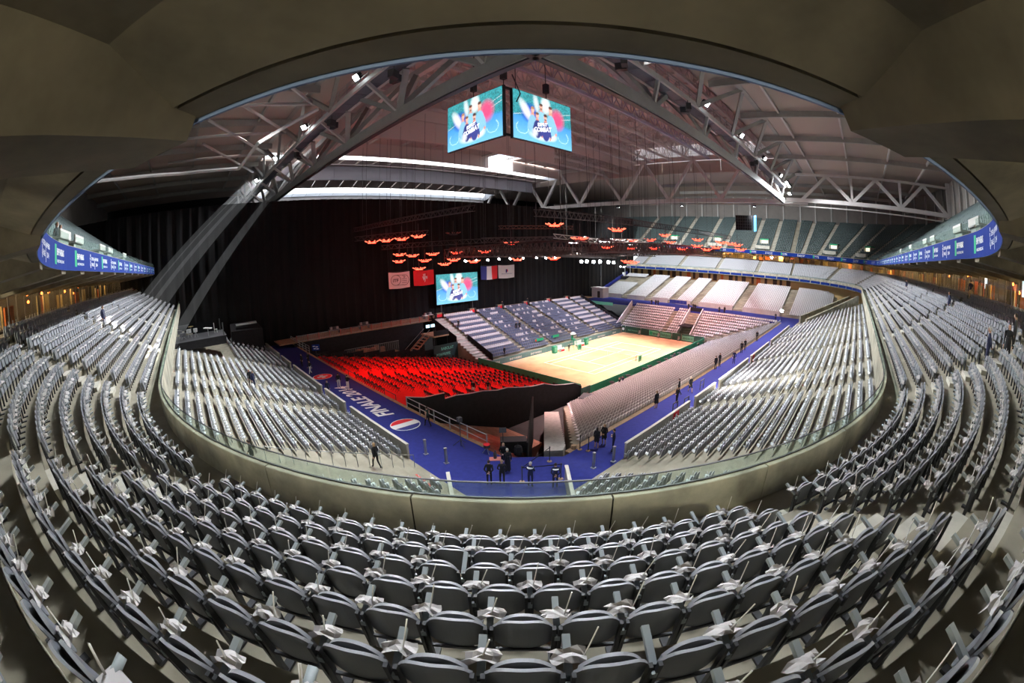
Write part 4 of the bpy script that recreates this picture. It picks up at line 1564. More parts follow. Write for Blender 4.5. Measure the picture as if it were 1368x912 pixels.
# the red wash those lamps throw on carpet and seats
spot('red_wash', unlit, (30, 52, 21.5), (30, 47, 3), RED_W * 1.3, 95, (1.0, 0.05, 0.03), 0.8, 0.7)
spot('red_wash', prl, (88, 38, 20.5), (101, 38, 5), RED_W * 1.9, 110, (1.0, 0.55, 0.56), 0.8, 0.7)
for i, u in enumerate((42, 60, 78)):  # added lamps that brighten the right court seats with a pinkish wash
    t = thing('added_wash_lamp', f'black wash lamp on the near side of the lamp grid, {ordn(i + 1)} from the left', 'stage lamp', (u, 33.5, 19.6), group='wash lamps on the lamp grid')
    MB().lathe([(.1, .3), (.3, .2), (.34, -.2), (.1, -.22)], 12, (u, 33.5, 19.6)).build('housing', TRUSS, t)
    MB().tube((u, 33.5, 19.8), (u, 33.5, 20.2), .05, 6).build('clamp', TRUSS, t)
    spot('beam', t, (u, 33.4, 19.3), (u + 2, 24, 3.5), 30000, 105, (1.0, .68, .66) if i < 2 else (.8, .8, 1.0), .5, .8)
for i, u in enumerate((55, 80)):  # added lamps, only there to brighten the grandstand seats
    t = thing('added_wash_lamp', f'black wash lamp facing the grandstand, {ordn(i + 1)} from the left', 'stage lamp', (u, 52, 18.7), group='wash lamps facing the grandstand')
    MB().lathe([(.1, .3), (.3, .2), (.34, -.2), (.1, -.22)], 12, (u, 52, 18.7)).build('housing', TRUSS, t)
    MB().tube((u, 52, 18.9), (u, 52, 19.2), .05, 6).build('clamp', TRUSS, t)
    spot('beam', t, (u, 52.2, 18.4), (u + 2, 64, 3.5), 14000, 100, (.85, .82, 1.0), .5, .8)

# ================================================================ COURT
clay = MB().box((67.2, 44.3, 0.02), (45.2, 21.6, 0.06)).build('floor_clay', CLAY)
struct(clay, 'orange clay tennis court')
CCX, CCY = 67.2, 44.55
lines = MB()
zt = 0.056
for (x0, y0, x1, y1) in ((-11.885, -5.485, 11.885, -5.485), (-11.885, 5.485, 11.885, 5.485), (-11.885, -4.115, 11.885, -4.115), (-11.885, 4.115, 11.885, 4.115), (-11.885, -5.485, -11.885, 5.485), (11.885, -5.485, 11.885, 5.485), (-6.4, -4.115, -6.4, 4.115), (6.4, -4.115, 6.4, 4.115), (-6.4, 0, 6.4, 0), (-11.885, -.1, -11.885, .1)):
    L_ = MB()
    w_ = 0.13
    L_.box((CCX + (x0 + x1) / 2, CCY + (y0 + y1) / 2, zt), (abs(x1 - x0) + w_, abs(y1 - y0) + w_, 0.012))
    L_.build('court_line', WHITE, clay)
net = thing('tennis_net', 'white banded tennis net across the clay court', 'net', (CCX, CCY, 0.05))
nm = mat('net_mesh', (0.05, 0.05, 0.05), 0.9)
mb = MB()
for i in range(43):
    y = CCY - 6.4 + 12.8 * i / 42
    mb.bar((CCX, y, .06), (CCX, y, .93), 0.012)
for j in range(8):
    mb.bar((CCX, CCY - 6.4, .1 + .11 * j), (CCX, CCY + 6.4, .1 + .11 * j), 0.012)
mb.build('mesh', nm, net)['kind'] = 'stuff'
MB().bar((CCX, CCY - 6.4, .97), (CCX, CCY + 6.4, .97), .06, .09).build('tape', WHITE, net)
MB().bar((CCX, CCY, .05), (CCX, CCY, .95), .06, .06).build('centre_strap', WHITE, net)
for y in (CCY - 6.4, CCY + 6.4):
    MB().tube((CCX, y, .03), (CCX, y, 1.1), .05, 8).build('post', GREEND, net)
for i, (y, l) in enumerate(((CCY - 7.0, 'green sponsor panel at the near net post'), (CCY + 7.0, 'green sponsor panel at the far net post'))):
    t = thing('net_post_panel', l, 'panel', (CCX + .3, y, .05), group='sponsor panels at the net posts')
    MB().box((CCX + .3, y, .6), (1.1, .12, 1.1)).build('board', GREENP, t)
    MB().box((CCX + .3, y - .08, .7), (.6, .03, .5)).build('logo', LOGOG, t)

# fences round the clay
f = thing('court_fence', 'tall green fence between red chairs and the clay', 'fence', (44.6, 44.5, 0))
for i in range(5):
    MB().box((44.75, 36.0 + 4.34 * i, 1.0), (.12, 4.3, 2.0)).build('fence_panel', GREEN, f)
f = thing('court_fence', 'bright green fence along the near sideline', 'fence', (67, 33.4, 0))
for i in range(10):
    MB().box((46.9 + 4.5 * i, 33.35, .75), (4.46, .12, 1.5)).build('fence_panel', GREEN, f)
f = thing('sponsor_fence', 'dark green sponsor fence at the far baseline', 'fence', (89.9, 44, 0))
for i, (y0, y1, m) in enumerate(((54.6, 55.4, GREEND), (50.2, 54.4, GREEND), (47.9, 50.0, GREEND), (45.0, 47.8, GREENP), (41.8, 44.8, GREENP), (39.3, 41.6, GREEND), (35.9, 39.1, GREENP), (33.5, 35.8, GREEND))):
    MB().box((89.85, (y0 + y1) / 2, .85), (.14, y1 - y0, 1.7)).build('board', GREEND, f)
    if m is GREENP:
        MB().box((89.76, (y0 + y1) / 2, .85), (.03, y1 - y0 - .2, 1.1)).build('sign_field', GREENP, f)


def board_text(parent, s, y, z, h, wd, m):
    mb = MB()
    text_on(mb, s, (89.73, y, z), (0, -1, 0), (0, 0, 1), h, wd)
    mb.build('lettering', m, parent)


board_text(f, 'BNP', 45.9, .55, .75, 1.5, GREEND)
MB().box((89.73, 47.2, .85), (.03, .8, .8)).build('logo', LOGOG, f)
board_text(f, 'PARIBAS', 43.3, .55, .75, 2.5, GREEND)
board_text(f, 'ANDROS', 37.5, .55, .7, 2.6, GREEND)
board_text(f, 'BNP PARIBAS', 52.2, .65, .4, 2.8, GREENP)
mb = MB()
mb.tube((89.74, 55.0, .9), (89.70, 55.0, .9), .35, 14)
mb.build('round_mark', WHITE, f)
f = thing('sponsor_fence', 'low teal sponsor boards along the far sideline', 'fence', (67, 55.2, 0))
TXT = ['PLAYON', 'BNP PARIBAS', 'BNP PARIBAS', 'BNP', 'BNP', 'PLAYON', 'BNP PARIBAS', 'BNP']
for i, s in enumerate(TXT):
    x = 47.8 + 5.45 * i
    b = MB().box((x, 55.25, .5), (5.4, .12, 1.0)).build('board', TEALB, f)
    mb = MB()
    text_on(mb, s, (x, 55.17, .27), (1, 0, 0), (0, 0, 1), .55, 3.0 if len(s) > 3 else 1.4)
    mb.build('lettering', WHITE, f)

# umpire chair and players' benches
t = thing('umpire_chair', 'tall green umpire chair with white canopy beside the net', 'umpire chair', (67.2, 52.9, .05))
for sx in (-.45, .45):
    for sy in (-.55, .55):
        MB().bar((67.2 + sx * 1.3, 52.9 + sy * 1.2, .05), (67.2 + sx * .7, 52.9 + sy * .6, 1.9), .08).build('leg', GREEN, t)
MB().box((67.2, 52.9, 1.92), (.8, .8, .08)).build('platform', GREEN, t)
MB().box((67.2, 53.2, 2.4), (.6, .1, .8)).build('backrest', GREEN, t)
MB().box((67.2, 52.9, 2.1), (.6, .6, .1)).build('seat', GREEN, t)
for i in range(5):
    MB().box((67.2, 52.2 - .08 * (5 - i), .3 + .33 * i), (.6, .12, .04)).build('rung', GREEN, t)
MB().tube((67.2, 53.2, 2.6), (67.2, 53.2, 3.2), .03, 6).build('canopy_pole', GREEN, t)
MB().lathe([(.02, .35), (.35, .25), (.6, 0), (.55, -.02)], 12, (67.2, 53.0, 3.15)).build('canopy', WHITE, t)
for x, l in ((63.9, 'left'), (70.3, 'right')):
    t = thing('player_bench', f'white player bench with red cooler, {l} of the umpire chair', 'bench', (x, 53.6, .05), group='player benches')
    MB().box((x, 53.8, .5), (2.2, .6, .1)).build('seat', WHITE, t)
    MB().box((x, 54.15, .85), (2.2, .08, .6)).build('backrest', WHITE, t)
    for d in (-.9, .9):
        MB().box((x + d, 53.8, .25), (.1, .5, .45)).build('leg', WHITE, t)
    MB().box((x, 53.1, .45), (1.3, .4, .7)).build('towel_bin', WHITE, t)
    MB().box((x, 52.88, .35), (1.0, .03, .3)).build('red_panel', REDF, t)
    tt = thing('fridge_cabinet', f'green drinks cabinet, {l} of the umpire chair', 'cabinet', (x + (-1.9 if l == 'left' else 1.9), 53.4, .05), group='green drinks cabinets')
    MB().box((x + (-1.9 if l == 'left' else 1.9), 53.4, .72), (.9, .7, 1.35)).build('body', GREEN, tt)
    MB().box((x + (-1.9 if l == 'left' else 1.9), 53.03, .8), (.7, .04, .9)).build('door', GREENP, tt)
# ledge and chairs of line judges at the far fence
for i, y in enumerate((50.1, 44.9, 39.6)):
    t = thing('line_judge_chair', f'small grey line judge chair at the far fence, {ordn(i + 1)} from the grandstand', 'chair', (89.1, y, .05), group='line judge chairs')
    MB().box((89.1, y, .48), (.45, .5, .06)).build('seat', RAIL, t)
    MB().box((89.33, y, .85), (.05, .5, .6)).build('backrest', RAIL, t)
    for a in (-.18, .18):
        for b in (-.2, .2):
            MB().bar((89.1 + a, y + b, .05), (89.1 + a, y + b, .46), .04).build('leg', STEELD, t)

# small national boards by the grandstand foot
for x, m, l in ((61.5, REDF, 'red'), (66.3, BLUEF, 'blue')):
    t = thing('name_board', f'small green hanging board with {l} end above the sideline boards', 'board', (x, 57.0, 2.0), group='green boards')
    MB().box((x, 57.0, 2.3), (2.4, .08, .5)).build('panel', LOGOG, t)
    MB().box((x - 1.0, 56.94, 2.3), (.4, .04, .42)).build('badge', m, t)
    MB().bar((x, 57.0, 1.3), (x, 57.0, 2.1), .05).build('post', STEELD, t)

# ================================================================ GANGWAY PRINT
mb = MB()
text_on(mb, 'FINALE 2014', (16.35, 38.2, 6.004), (0, 1, 0), (-1, 0, 0), 2.0, 11.2, bold=.03, shear=0.25)
mb.build('lettering', WHITE, walk)


def disc(x, y, z, r, n=32, half=None):
    V = [(x + r * math.cos(2 * math.pi * i / n), y + r * math.sin(2 * math.pi * i / n), z) for i in range(n)]
    return MB().add(V, [tuple(range(n))])


def medallion(x, y, r, kind):
    disc(x, y, 6.003, r).build('medallion_rim', WHITE, walk)
    if kind == 'cross':
        disc(x, y, 6.006, r * .93).build('medallion_field', REDF, walk)
        mb = MB().box((x, y, 6.008), (r * 1.1, r * .38, .002)).box((x, y, 6.0085), (r * .38, r * 1.1, .002))
        mb.build('medallion_cross', WHITE, walk)
    else:
        n = 40
        for k, m in enumerate((BLUEF, WHITE, REDF)):
            lo, hi = -r * .93 + k * r * .62, -r * .93 + (k + 1) * r * .62
            V = []
            q = [lo + (hi - lo) * i / 8 for i in range(9)]
            top = [(x + math.sqrt(max(0, (r * .93) ** 2 - s_ * s_)), y + s_, 6.006) for s_ in q]
            bot = [(x - math.sqrt(max(0, (r * .93) ** 2 - s_ * s_)), y + s_, 6.006) for s_ in reversed(q)]
            MB().add(top + bot, [tuple(range(18))]).build('medallion_field', m, walk)


medallion(15.4, 49.5, 1.25, 'cross')
medallion(15.9, 29.8, 1.3, 'bars')

# ================================================================ BARRIER WALLS ALONG THE GANGWAYS
BARM = mat('barrier_panel', (0.50, 0.48, 0.42), 0.7, var=0.08, scale=1.5)


def barrier(x0, y0, x1, y1, label, grp='concrete barriers along the gangways'):
    t = thing('barrier_wall', label, 'barrier', ((x0 + x1) / 2, (y0 + y1) / 2, 6.0), group=grp)
    d = Vector((x1 - x0, y1 - y0, 0))
    n = max(1, round(d.length / 2.4))
    for i in range(n):
        a = Vector((x0, y0, 6.58)) + d * (i / n) + d.normalized() * .015
        b = Vector((x0, y0, 6.58)) + d * ((i + 1) / n) - d.normalized() * .015
        MB().bar(a, b, .16, 1.16).build('wall_panel', BARM, t)
    MB().bar((x0, y0, 7.19), (x1, y1, 7.19), .22, .07).build('coping', BARM, t)
    return t


for i, (a, b) in enumerate(((24.0, 34.0), (35.3, 40.8), (42.0, 53.5), (55.0, 60.4), (61.8, 72.5))):
    barrier(LX, a, LX, b, f'pale barrier wall at the left stand foot, {ordn(i + 1)} from the corner')
for i, (a, b) in enumerate(((23.2, 34.0), (35.3, 40.8), (42.0, 53.8), (55.2, 67.0), (68.4, 87.5))):
    barrier(a, RY, b, RY, f'pale barrier wall at the right stand foot, {ordn(i + 1)} from the corner')
FM = mat('pink_lit_panel', (0.55, 0.45, 0.42), 0.7)
for i, (a, b) in enumerate(FI[1:]):
    t = barrier(107.9, a, 107.9, b, f'low wall at the foot of the far stand, {ordn(i + 1)} from the right')
for k, (a, b, lab) in enumerate((((12.6, 19.0), (10.2, 15.0), 'white side wall left of the guards in the corner passage'), ((18.2, 14.6), (14.9, 11.2), 'white side wall right of the guards in the corner passage'))):
    barrier(*a, *b, lab, 'side walls of the corner passage')
# flags and cloths pinned to barriers
t = thing('barrier_flag', 'square red flag with white cross pinned to the right barrier', 'flag', (31, RY + .1, 6.1))
MB().box((31.0, RY - .11, 6.62), (1.1, .03, 1.05)).build('cloth', REDF, t)
MB().box((31.0, RY - .135, 6.62), (.66, .02, .22)).build('cross', WHITEF, t)
MB().box((31.0, RY - .135, 6.62), (.22, .02, .66)).build('cross', WHITEF, t)
t = tag(MB().box((56.5, RY - .11, 6.7), (.9, .04, .9)).build('barrier_cloth', REDF), 'red cloth hung on the right barrier further along', 'cloth')
t = thing('far_cloth', 'dark blue patterned cloth on the low far wall', 'cloth', (107.7, 48.5, 6.4))
for i in range(5):
    MB().box((107.79, 46.4 + 1.05 * i, 6.6), (.06, 1.0, .9)).build('cloth_fold', BLUEF, t)

# bollards and belt posts
for i, (x, y) in enumerate(((14.5, 21.9), (14.2, 24.0), (20.8, 14.4), (22.4, 13.9))):
    t = thing('bollard', ('grey square post at the end of the stand, ' + ['left and nearer the corner', 'left and farther from the corner', 'right and nearer the corner', 'right and farther from the corner'][i]), 'post', (x, y, 6))
    MB().box((x, y, 6.55), (.14, .14, 1.1)).build('post', RAIL, t)
    MB().box((x, y, 7.12), (.18, .18, .05)).build('cap', RAIL, t)
    MB().box((x, y, 6.02), (.3, .3, .04)).build('foot', RAIL, t)
BP = [(16.4, 16.6), (18.3, 15.1), (19.6, 17.2), (22.4, 16.8), (22.6, 16.2)]
for i, (x, y) in enumerate(BP):
    t = thing('belt_post', ['black belt post beside the left guard', 'black belt post beside the right guard', 'tall black belt post on the inner corner', 'black belt post by the seat rows', 'black belt post beside the women in skirts'][i], 'belt post', (x, y, 6), group='black belt posts')
    MB().lathe([(.17, 0), (.17, .03), (.03, .06)], 12, (x, y, 6)).build('base', WOOD, t)
    MB().tube((x, y, 6.04), (x, y, 7.05), .035, 8).build('pole', STEELD, t)
    MB().lathe([(.05, 0), (.05, .09), (.02, .1)], 8, (x, y, 7.03)).build('head', STEELD, t)
for a, b, l in ((0, 1, 'black belt stretched in front of the two guards'), (0, 2, 'black belt rising to the tall inner corner post')):
    tag(MB().bar((*BP[a], 7.0), (*BP[b], 7.05), .01, .05).build('barrier_belt', SUIT), l, 'belt')
# black frames standing on the right gangway
for i, (x, y) in enumerate(((33.4, 14.6), (35.2, 14.3), (41.4, 15.2))):
    t = thing('crowd_barrier', f'small black crowd barrier on the right gangway, {ordn(i + 1)} from the corner', 'barrier', (x, y, 6), group='black crowd barriers')
    for d in (-.5, .5):
        MB().bar((x + d, y, 6.0), (x + d, y, 7.0), .06).build('upright', STEELD, t)
    MB().bar((x - .5, y, 7.0), (x + .5, y, 7.0), .06).build('top_rail', STEELD, t)
    MB().bar((x - .5, y, 6.5), (x + .5, y, 6.5), .04).build('mid_rail', STEELD, t)

# metal handrail along the drop at the red stand
t = thing('guard_rail', 'galvanised guard rail along the blue gangway above the dark pit', 'railing', (18.0, 27.5, 6))
for i in range(6):
    MB().bar((18.0, 33 - 2.25 * i, 6.0), (18.0, 33 - 2.25 * i, 7.15), .07).build('post', RAIL, t)
for z in (7.1, 6.6):
    MB().tube((18.0, 33.0, z), (18.0, 21.75, z), .035, 6).build('rail', RAIL, t)
t = thing('guard_rail', 'galvanised guard rail at the far end of the left gangway', 'railing', (18.2, 68, 6))
for i in range(7):
    MB().bar((18.1, 63.5 + 1.9 * i, 6.0), (18.1, 63.5 + 1.9 * i, 7.2), .07).build('post', RAIL, t)
for z in (7.2, 6.8, 6.4):
    MB().tube((18.1, 63.5, z), (18.1, 75, z), .04, 6).build('rail', RAIL, t)
# light rail in the left stand's cross aisle
t = thing('stair_rail', 'thin metal handrail down the steps of the lower left stand', 'railing', (6, 22.2, 9))
for j in range(13):
    x = LX - LT * j - .4
    MB().tube((x, 22.6, LZ + LR * j), (x, 22.6, LZ + LR * j + .95), .022, 5).build('post', RAIL, t)
MB().tube((LX - .4, 22.6, LZ + .95), (LX - .4 - LT * 12, 22.6, LZ + LR * 12 + .95), .025, 6).build('handrail', RAIL, t)
tag(MB().bar((11.6, 18.9, 6.395), (11.7, 21.3, 6.395), .13, .012).build('floor_tape', mat('red_tape', (.6, .1, .08), .7)), 'red tape mark on the concrete left of the corner passage', 'tape')

# ================================================================ PIT BETWEEN THE STANDS
w_ = shell('wall_black_screen', 'black cloth screen with wavy top beside the red chairs')
top = [(18.3, 6.9), (20.2, 6.4), (22.6, 6.3)]
low = [(22.6, 5.7), (24, 5.72), (25.5, 5.5), (27.5, 5.35), (29.5, 4.95), (31, 4.9), (33, 4.45), (35, 4.1), (37, 3.95), (39, 3.3), (41, 2.9), (43, 2.6), (44.5, 1.9)]
for pts in (top, low):
    for (x0, z0), (x1, z1) in zip(pts[:-1], pts[1:]):
        MB().prism([(x0, 33.5), (x1, 33.5), (x1, 33.66), (x0, 33.66)], -.1, [z0, z1, z1, z0]).build('cloth_panel', BLACK, w_)
        MB().bar((x0, 33.58, z0), (x1, 33.58, z1), .2, .05).build('cloth_hem', RAIL, w_)
struct(MB().prism([(18.3, 21.9), (18.45, 21.9), (18.45, 33.5), (18.3, 33.5)], 0, 5.6).build('wall_pit', BLACK), 'black wall below the guard rail')
ramp = shell('floor_ramp', 'brownish timber ramp down in the dark pit')
for i in range(9):
    x0 = 19.2 + 1.25 * i
    MB().prism([(x0, 21.5 + .7 * i), (x0 + 1.23, 22.2 + .7 * i), (x0 + 1.23, 33.4), (x0, 33.4)], 0, [4.3 - .45 * i, 3.85 - .45 * i, 3.85 - .45 * i, 4.3 - .45 * i]).build('ramp_board', WOODR, ramp)
stp = shell('floor_timber_steps', 'pale grey timber steps beside the court seats')
for i in range(20):
    u0 = 20.6 + .62 * i
    v0 = 18.6 + .56 * i
    MB().prism([(u0, v0), (u0 + .95, v0 - .95), (u0 + 1.9, v0 - .4), (u0 + .8, v0 + .75)], 0, 5.95 - .19 * i).build('tread', WOODG, stp)
    MB().bar((u0 + .02, v0 - .02, 5.955 - .19 * i), (u0 + .95, v0 - .95, 5.955 - .19 * i), .05, .02).build('nosing', STEELD, stp)
t = thing('pit_screen', 'tall black cloth screen folded beside the timber steps', 'screen', (22, 20.5, 2))
for i in range(4):
    a, b = (20.0 + 2.6 * i, 19.6 + 2.35 * i), (22.55 + 2.6 * i, 21.9 + 2.35 * i)
    MB().prism([a, b, (b[0] - .08, b[1] + .1), (a[0] - .08, a[1] + .1)], 0, [6.5 - .35 * i, 6.15 - .35 * i, 6.15 - .35 * i, 6.5 - .35 * i]).build('cloth_panel', BLACK, t)
t = thing('cloth_covered_box', 'black cloth covered box at the edge of the corner', 'box', (19.6, 20.6, 6))
MB().box((19.9, 21.0, 5.9), (1.9, .9, .9), R(-42)).build('cover', BLACK, t)
MB().box((19.9, 21.0, 6.37), (1.95, .95, .04), R(-42)).build('lid', STEELD, t)

# small gear near the corner: stand, monitor stand, drum case, bags
t = thing('music_stand', 'black monitor on a thin stand at the gangway edge', 'stand', (18.6, 20.7, 6))
MB().tube((18.6, 20.7, 6.0), (18.6, 20.7, 7.5), .025, 6).build('pole', STEELD, t)
MB().box((18.6, 20.7, 7.6), (.5, .12, .36), R(-40)).build('monitor', STEELD, t)
for a in (0, 2.1, 4.2):
    MB().bar((18.6, 20.7, 6.25), (18.6 + .35 * math.cos(a), 20.7 + .35 * math.sin(a), 6.02), .03).build('leg', STEELD, t)
t = thing('light_stand', 'black lamp on tripod stand on the blue gangway', 'stand', (16.9, 23.4, 6))
MB().tube((16.9, 23.4, 6.0), (16.9, 23.4, 8.0), .03, 6).build('pole', STEELD, t)
MB().box((16.9, 23.4, 8.1), (.3, .3, .34)).build('lamp', STEELD, t)
for a in (.3, 2.4, 4.5):
    MB().bar((16.9, 23.4, 6.5), (16.9 + .6 * math.cos(a), 23.4 + .6 * math.sin(a), 6.02), .03).build('leg', STEELD, t)
t = thing('snare_drum', 'small drum on a low tripod beside the red mat', 'drum', (17.5, 21.2, 6))
MB().lathe([(.24, .45), (.24, .66), (.22, .67)], 14, (17.5, 21.2, 6)).build('shell', STEELD, t)
MB().lathe([(.25, .66), (.25, .69)], 14, (17.5, 21.2, 6)).build('hoop', REDF, t)
for a in (.3, 2.4, 4.5):
    MB().bar((17.5, 21.2, 6.45), (17.5 + .3 * math.cos(a), 21.2 + .3 * math.sin(a), 6.0), .03).build('leg', RAIL, t)
t = thing('floor_mat', 'pale red mat with a bottle cooler on the blue carpet', 'mat', (17.3, 20.1, 6))
MB().box((17.3, 20.1, 6.015), (.8, .55, .03), R(-40)).build('mat', mat('pale_red_mat', (.6, .2, .17), .8), t)
MB().lathe([(.11, .03), (.13, .35), (.05, .5), (.04, .62)], 10, (17.35, 20.15, 6)).build('bottle', STEELD, t)
t = thing('black_bag', 'black bag standing at the gangway edge by the monitor', 'bag', (18.9, 19.5, 6))
MB().lathe([(.28, 0), (.34, .25), (.26, .62), (.08, .72)], 10, (18.9, 19.5, 6)).build('body', BLACK, t)
MB().path([(18.75, 19.5, 6.65), (18.9, 19.5, 6.85), (19.05, 19.5, 6.65)], .02, 5).build('handle', BLACK, t)
tag(MB().lathe([(.2, 0), (.24, .12), (.2, .3), (.05, .33)], 8, (22.2, 17.2, 6.0)).build('cardboard_parcel', WOOD), 'small brown parcel beside the right gangway seats', 'parcel')

# ================================================================ STAGE WALK BEHIND THE GRANDSTAND
st = shell('floor_stage_walk', 'timber walkway in front of the black curtain')
for i in range(28):
    MB().box((16.4 + 3.0 * i, 73.0, 6.72), (2.97, 4.9, .16)).build('deck_panel', WOOD, st)
MB().box((30.5, 70.6, 3.3), (26, .1, 6.6)).build('skirt', BLACK, st)
MB().box((69, 70.75, 6.75), (48, .12, .7)).build('skirt', BLACK, st)
t = thing('mesh_railing', 'long mesh railing with red posts left of the grandstand', 'railing', (30, 70.5, 6.8))
for i in range(14):
    MB().box((18 + 2.05 * i, 70.4, 7.3), (.12, .1, 1.1)).build('post', mat('reddish_post', (.45, .12, .1), .6), t)
    if i < 13:
        mb = MB()
        for k in range(9):
            mb.bar((18.15 + 2.05 * i + .2 * k, 70.4, 6.8), (18.15 + 2.05 * i + .2 * k, 70.4, 7.75), .025)
        mb.bar((18.1 + 2.05 * i, 70.4, 7.78), (20.0 + 2.05 * i, 70.4, 7.78), .05).bar((18.1 + 2.05 * i, 70.4, 6.9), (20.0 + 2.05 * i, 70.4, 6.9), .05)
        mb.build('mesh_panel', RAIL, t)
for i, x in enumerate((47.8, 56.1, 64.0, 72.1, 80.1, 87.4)):
    t = thing('stair_gate', f'red fronted stair head on top of the grandstand, {ordn(i + 1)} from the left', 'stair head', (x, 71.0, 6.8), group='stair heads on top of the grandstand')
    MB().box((x, 71.3, 7.2), (1.5, .1, .8)).build('front', REDF, t)
    MB().box((x, 71.3, 7.75), (1.5, .12, .3)).build('top_board', WOOD, t)
    for d in (-.85, .85):
        MB().box((x + d, 71.2, 7.35), (.2, .6, 1.1)).build('side', STEELD, t)
t = thing('stair_flight', 'wide grey stair flight left of the grandstand seats', 'stairs', (46, 60, 0))
for j in range(18):
    MB().box((46.7, 56.1 + .82 * j, (0.95 + .345 * j) / 2 + .1), (2.2, .82, .95 + .345 * j)).build('tread', WOODG, t)
for (a, b, z0, z1, l) in ((55.6, 62.5, 2.0, 4.6, 'black side panel along the lower grandstand stairs'), (62.5, 70.4, 4.6, 7.4, 'black side panel along the upper grandstand stairs')):
    x = 45.4 if a > 60 else 48.0
    tag(MB().prism([(x, a), (x + .12, a), (x + .12, b), (x, b)], [0, 0, 0, 0], [z0, z0, z1, z1]).build('side_panel', BLACK), l, 'panel')
tag(MB().prism([(92.6, 55.6), (92.8, 55.6), (92.8, 70.4), (92.6, 70.4)], 0, [1.6, 1.6, 8.0, 8.0]).build('side_panel', BLACK), 'black sloping side wall at the far end of the grandstand', 'panel')
t = thing('black_tarpaulin', 'crumpled black tarpaulin heap right of the grandstand', 'tarpaulin', (96, 64, 0))
random.seed(5)
V = []
for i in range(9):
    for j in range(9):
        V.append((93.0 + 1.2 * i, 57.5 + 1.9 * j, max(0.2, 1.0 + .72 * j - .25 * i + random.uniform(-.5, .5))))
MB().add(V, [(i * 9 + j, (i + 1) * 9 + j, (i + 1) * 9 + j + 1, i * 9 + j + 1) for i in range(8) for j in range(8)]).build('sheet', BLACK, t)
# black fence behind the red chairs, scaffold stairs and camera platform
f = thing('black_fence', 'low black fence behind the red carpet', 'fence', (31, 62.8, 3))
for i in range(9):
    MB().box((19.8 + 2.9 * i, 62.8, 5.9 - .42 * i - 1.2), (2.86, .1, 2.6)).build('fence_panel', BLACK, f)
t = thing('scaffold_stairs', 'timber scaffold stairs beside the camera platform', 'stairs', (39, 67, 0))
for i in range(10):
    MB().box((36.5 + .55 * i, 66.8, .6 + .42 * i), (.5, 2.0, .07)).build('tread', WOOD, t)
for y in (65.8, 67.8):
    MB().bar((36.2, y, .5), (41.9, y, 4.85), .12, .2).build('stringer', WOODR, t)
    MB().bar((36.2, y, 1.6), (41.9, y, 5.95), .06).build('handrail', RAIL, t)
t = thing('camera_platform', 'dark camera platform with glowing monitors left of the grandstand', 'platform', (43, 66, 0))
MB().box((43.4, 66.5, 4.8), (3.4, 4.4, .25)).build('deck', WOOD, t)
for x in (42, 44.9):
    for y in (64.6, 68.5):
        MB().bar((x, y, 0), (x, y, 6.1), .1).build('post', STEELD, t)
MB().box((43.4, 64.3, 5.4), (3.2, .08, .9)).build('front', BLACK, t)
for x in (42.6, 43.7):
    MB().box((x, 67.5, 6.3), (.8, .1, .55)).build('monitor', mat('monitor_glow', (.5, .7, .8), emit=(.5, .8, .9), estr=1.2), t)
t = thing('sponsor_sign', 'dark panel with two lines of green lettering by the stairs', 'panel', (42.6, 61.5, 0))
MB().box((42.8, 62.2, 2.2), (5.2, .12, 3.0)).build('board', mat('dark_teal_board', (.02, .045, .045), .6), t)
mb = MB()
text_on(mb, 'BABOLAT', (43.1, 62.12, 2.75), (1, 0, 0), (0, 0, 1), .7, 2.7)
text_on(mb, 'POWERPIPE', (42.2, 62.12, 1.75), (1, 0, 0), (0, 0, 1), .7, 3.0)
mb.build('lettering', mat('dim_green_print', (.15, .5, .38), .6), t)
sd = thing('site_deck', 'dark raised deck below the crates and mesh fence', 'deck', (30, 67, 0))
MB().box((30, 67.2, 1.4), (12, 3.4, 2.76)).build('skirt', BLACK, sd)
MB().box((30, 67.2, 2.78), (12.1, 3.5, .08)).build('boards', WOOD, sd)
t = thing('stacked_crates', 'heap of timber crates behind the mesh fence', 'crates', (30, 68, 0))
for i in range(7):
    MB().box((27.5 + .9 * i, 67.6 + (i % 2) * .6, 3.42), (.8, .8, 1.2 + .3 * (i % 3) - .0), .2 * i).build('crate', WOODR, t)
t = thing('fence_mesh_panel', 'grey mesh site fence in front of the crates', 'fence', (30, 66, 3))
for i in range(5):
    mb = MB()
    for k in range(9):
        mb.bar((25 + 2.1 * i + .24 * k, 66, 2.82), (25 + 2.1 * i + .24 * k, 66, 5.0), .03)
    mb.bar((25 + 2.1 * i, 66, 5.0), (27.0 + 2.1 * i, 66, 5.0), .05).bar((25 + 2.1 * i, 66, 3.0), (27.0 + 2.1 * i, 66, 3.0), .05)
    mb.build('mesh_panel', RAIL, t)
t = thing('blue_sign', 'small blue sign on a post at the corner of the red carpet', 'sign', (18.6, 61.5, 6))
MB().box((18.6, 61.5, 7.2), (1.2, .06, .9), R(-30)).build('board', BANNER, t)
MB().bar((18.6, 61.55, 6.0), (18.6, 61.55, 6.8), .06).build('post', STEELD, t)
for dx, dz in ((-.3, .2), (.15, .1), (-.2, -.15), (.25, -.2)):
    MB().box((18.6 + dx * .86, 61.45 - dx * .5, 7.2 + dz), (.35, .03, .12), R(-30)).build('white_mark', WHITE, t)
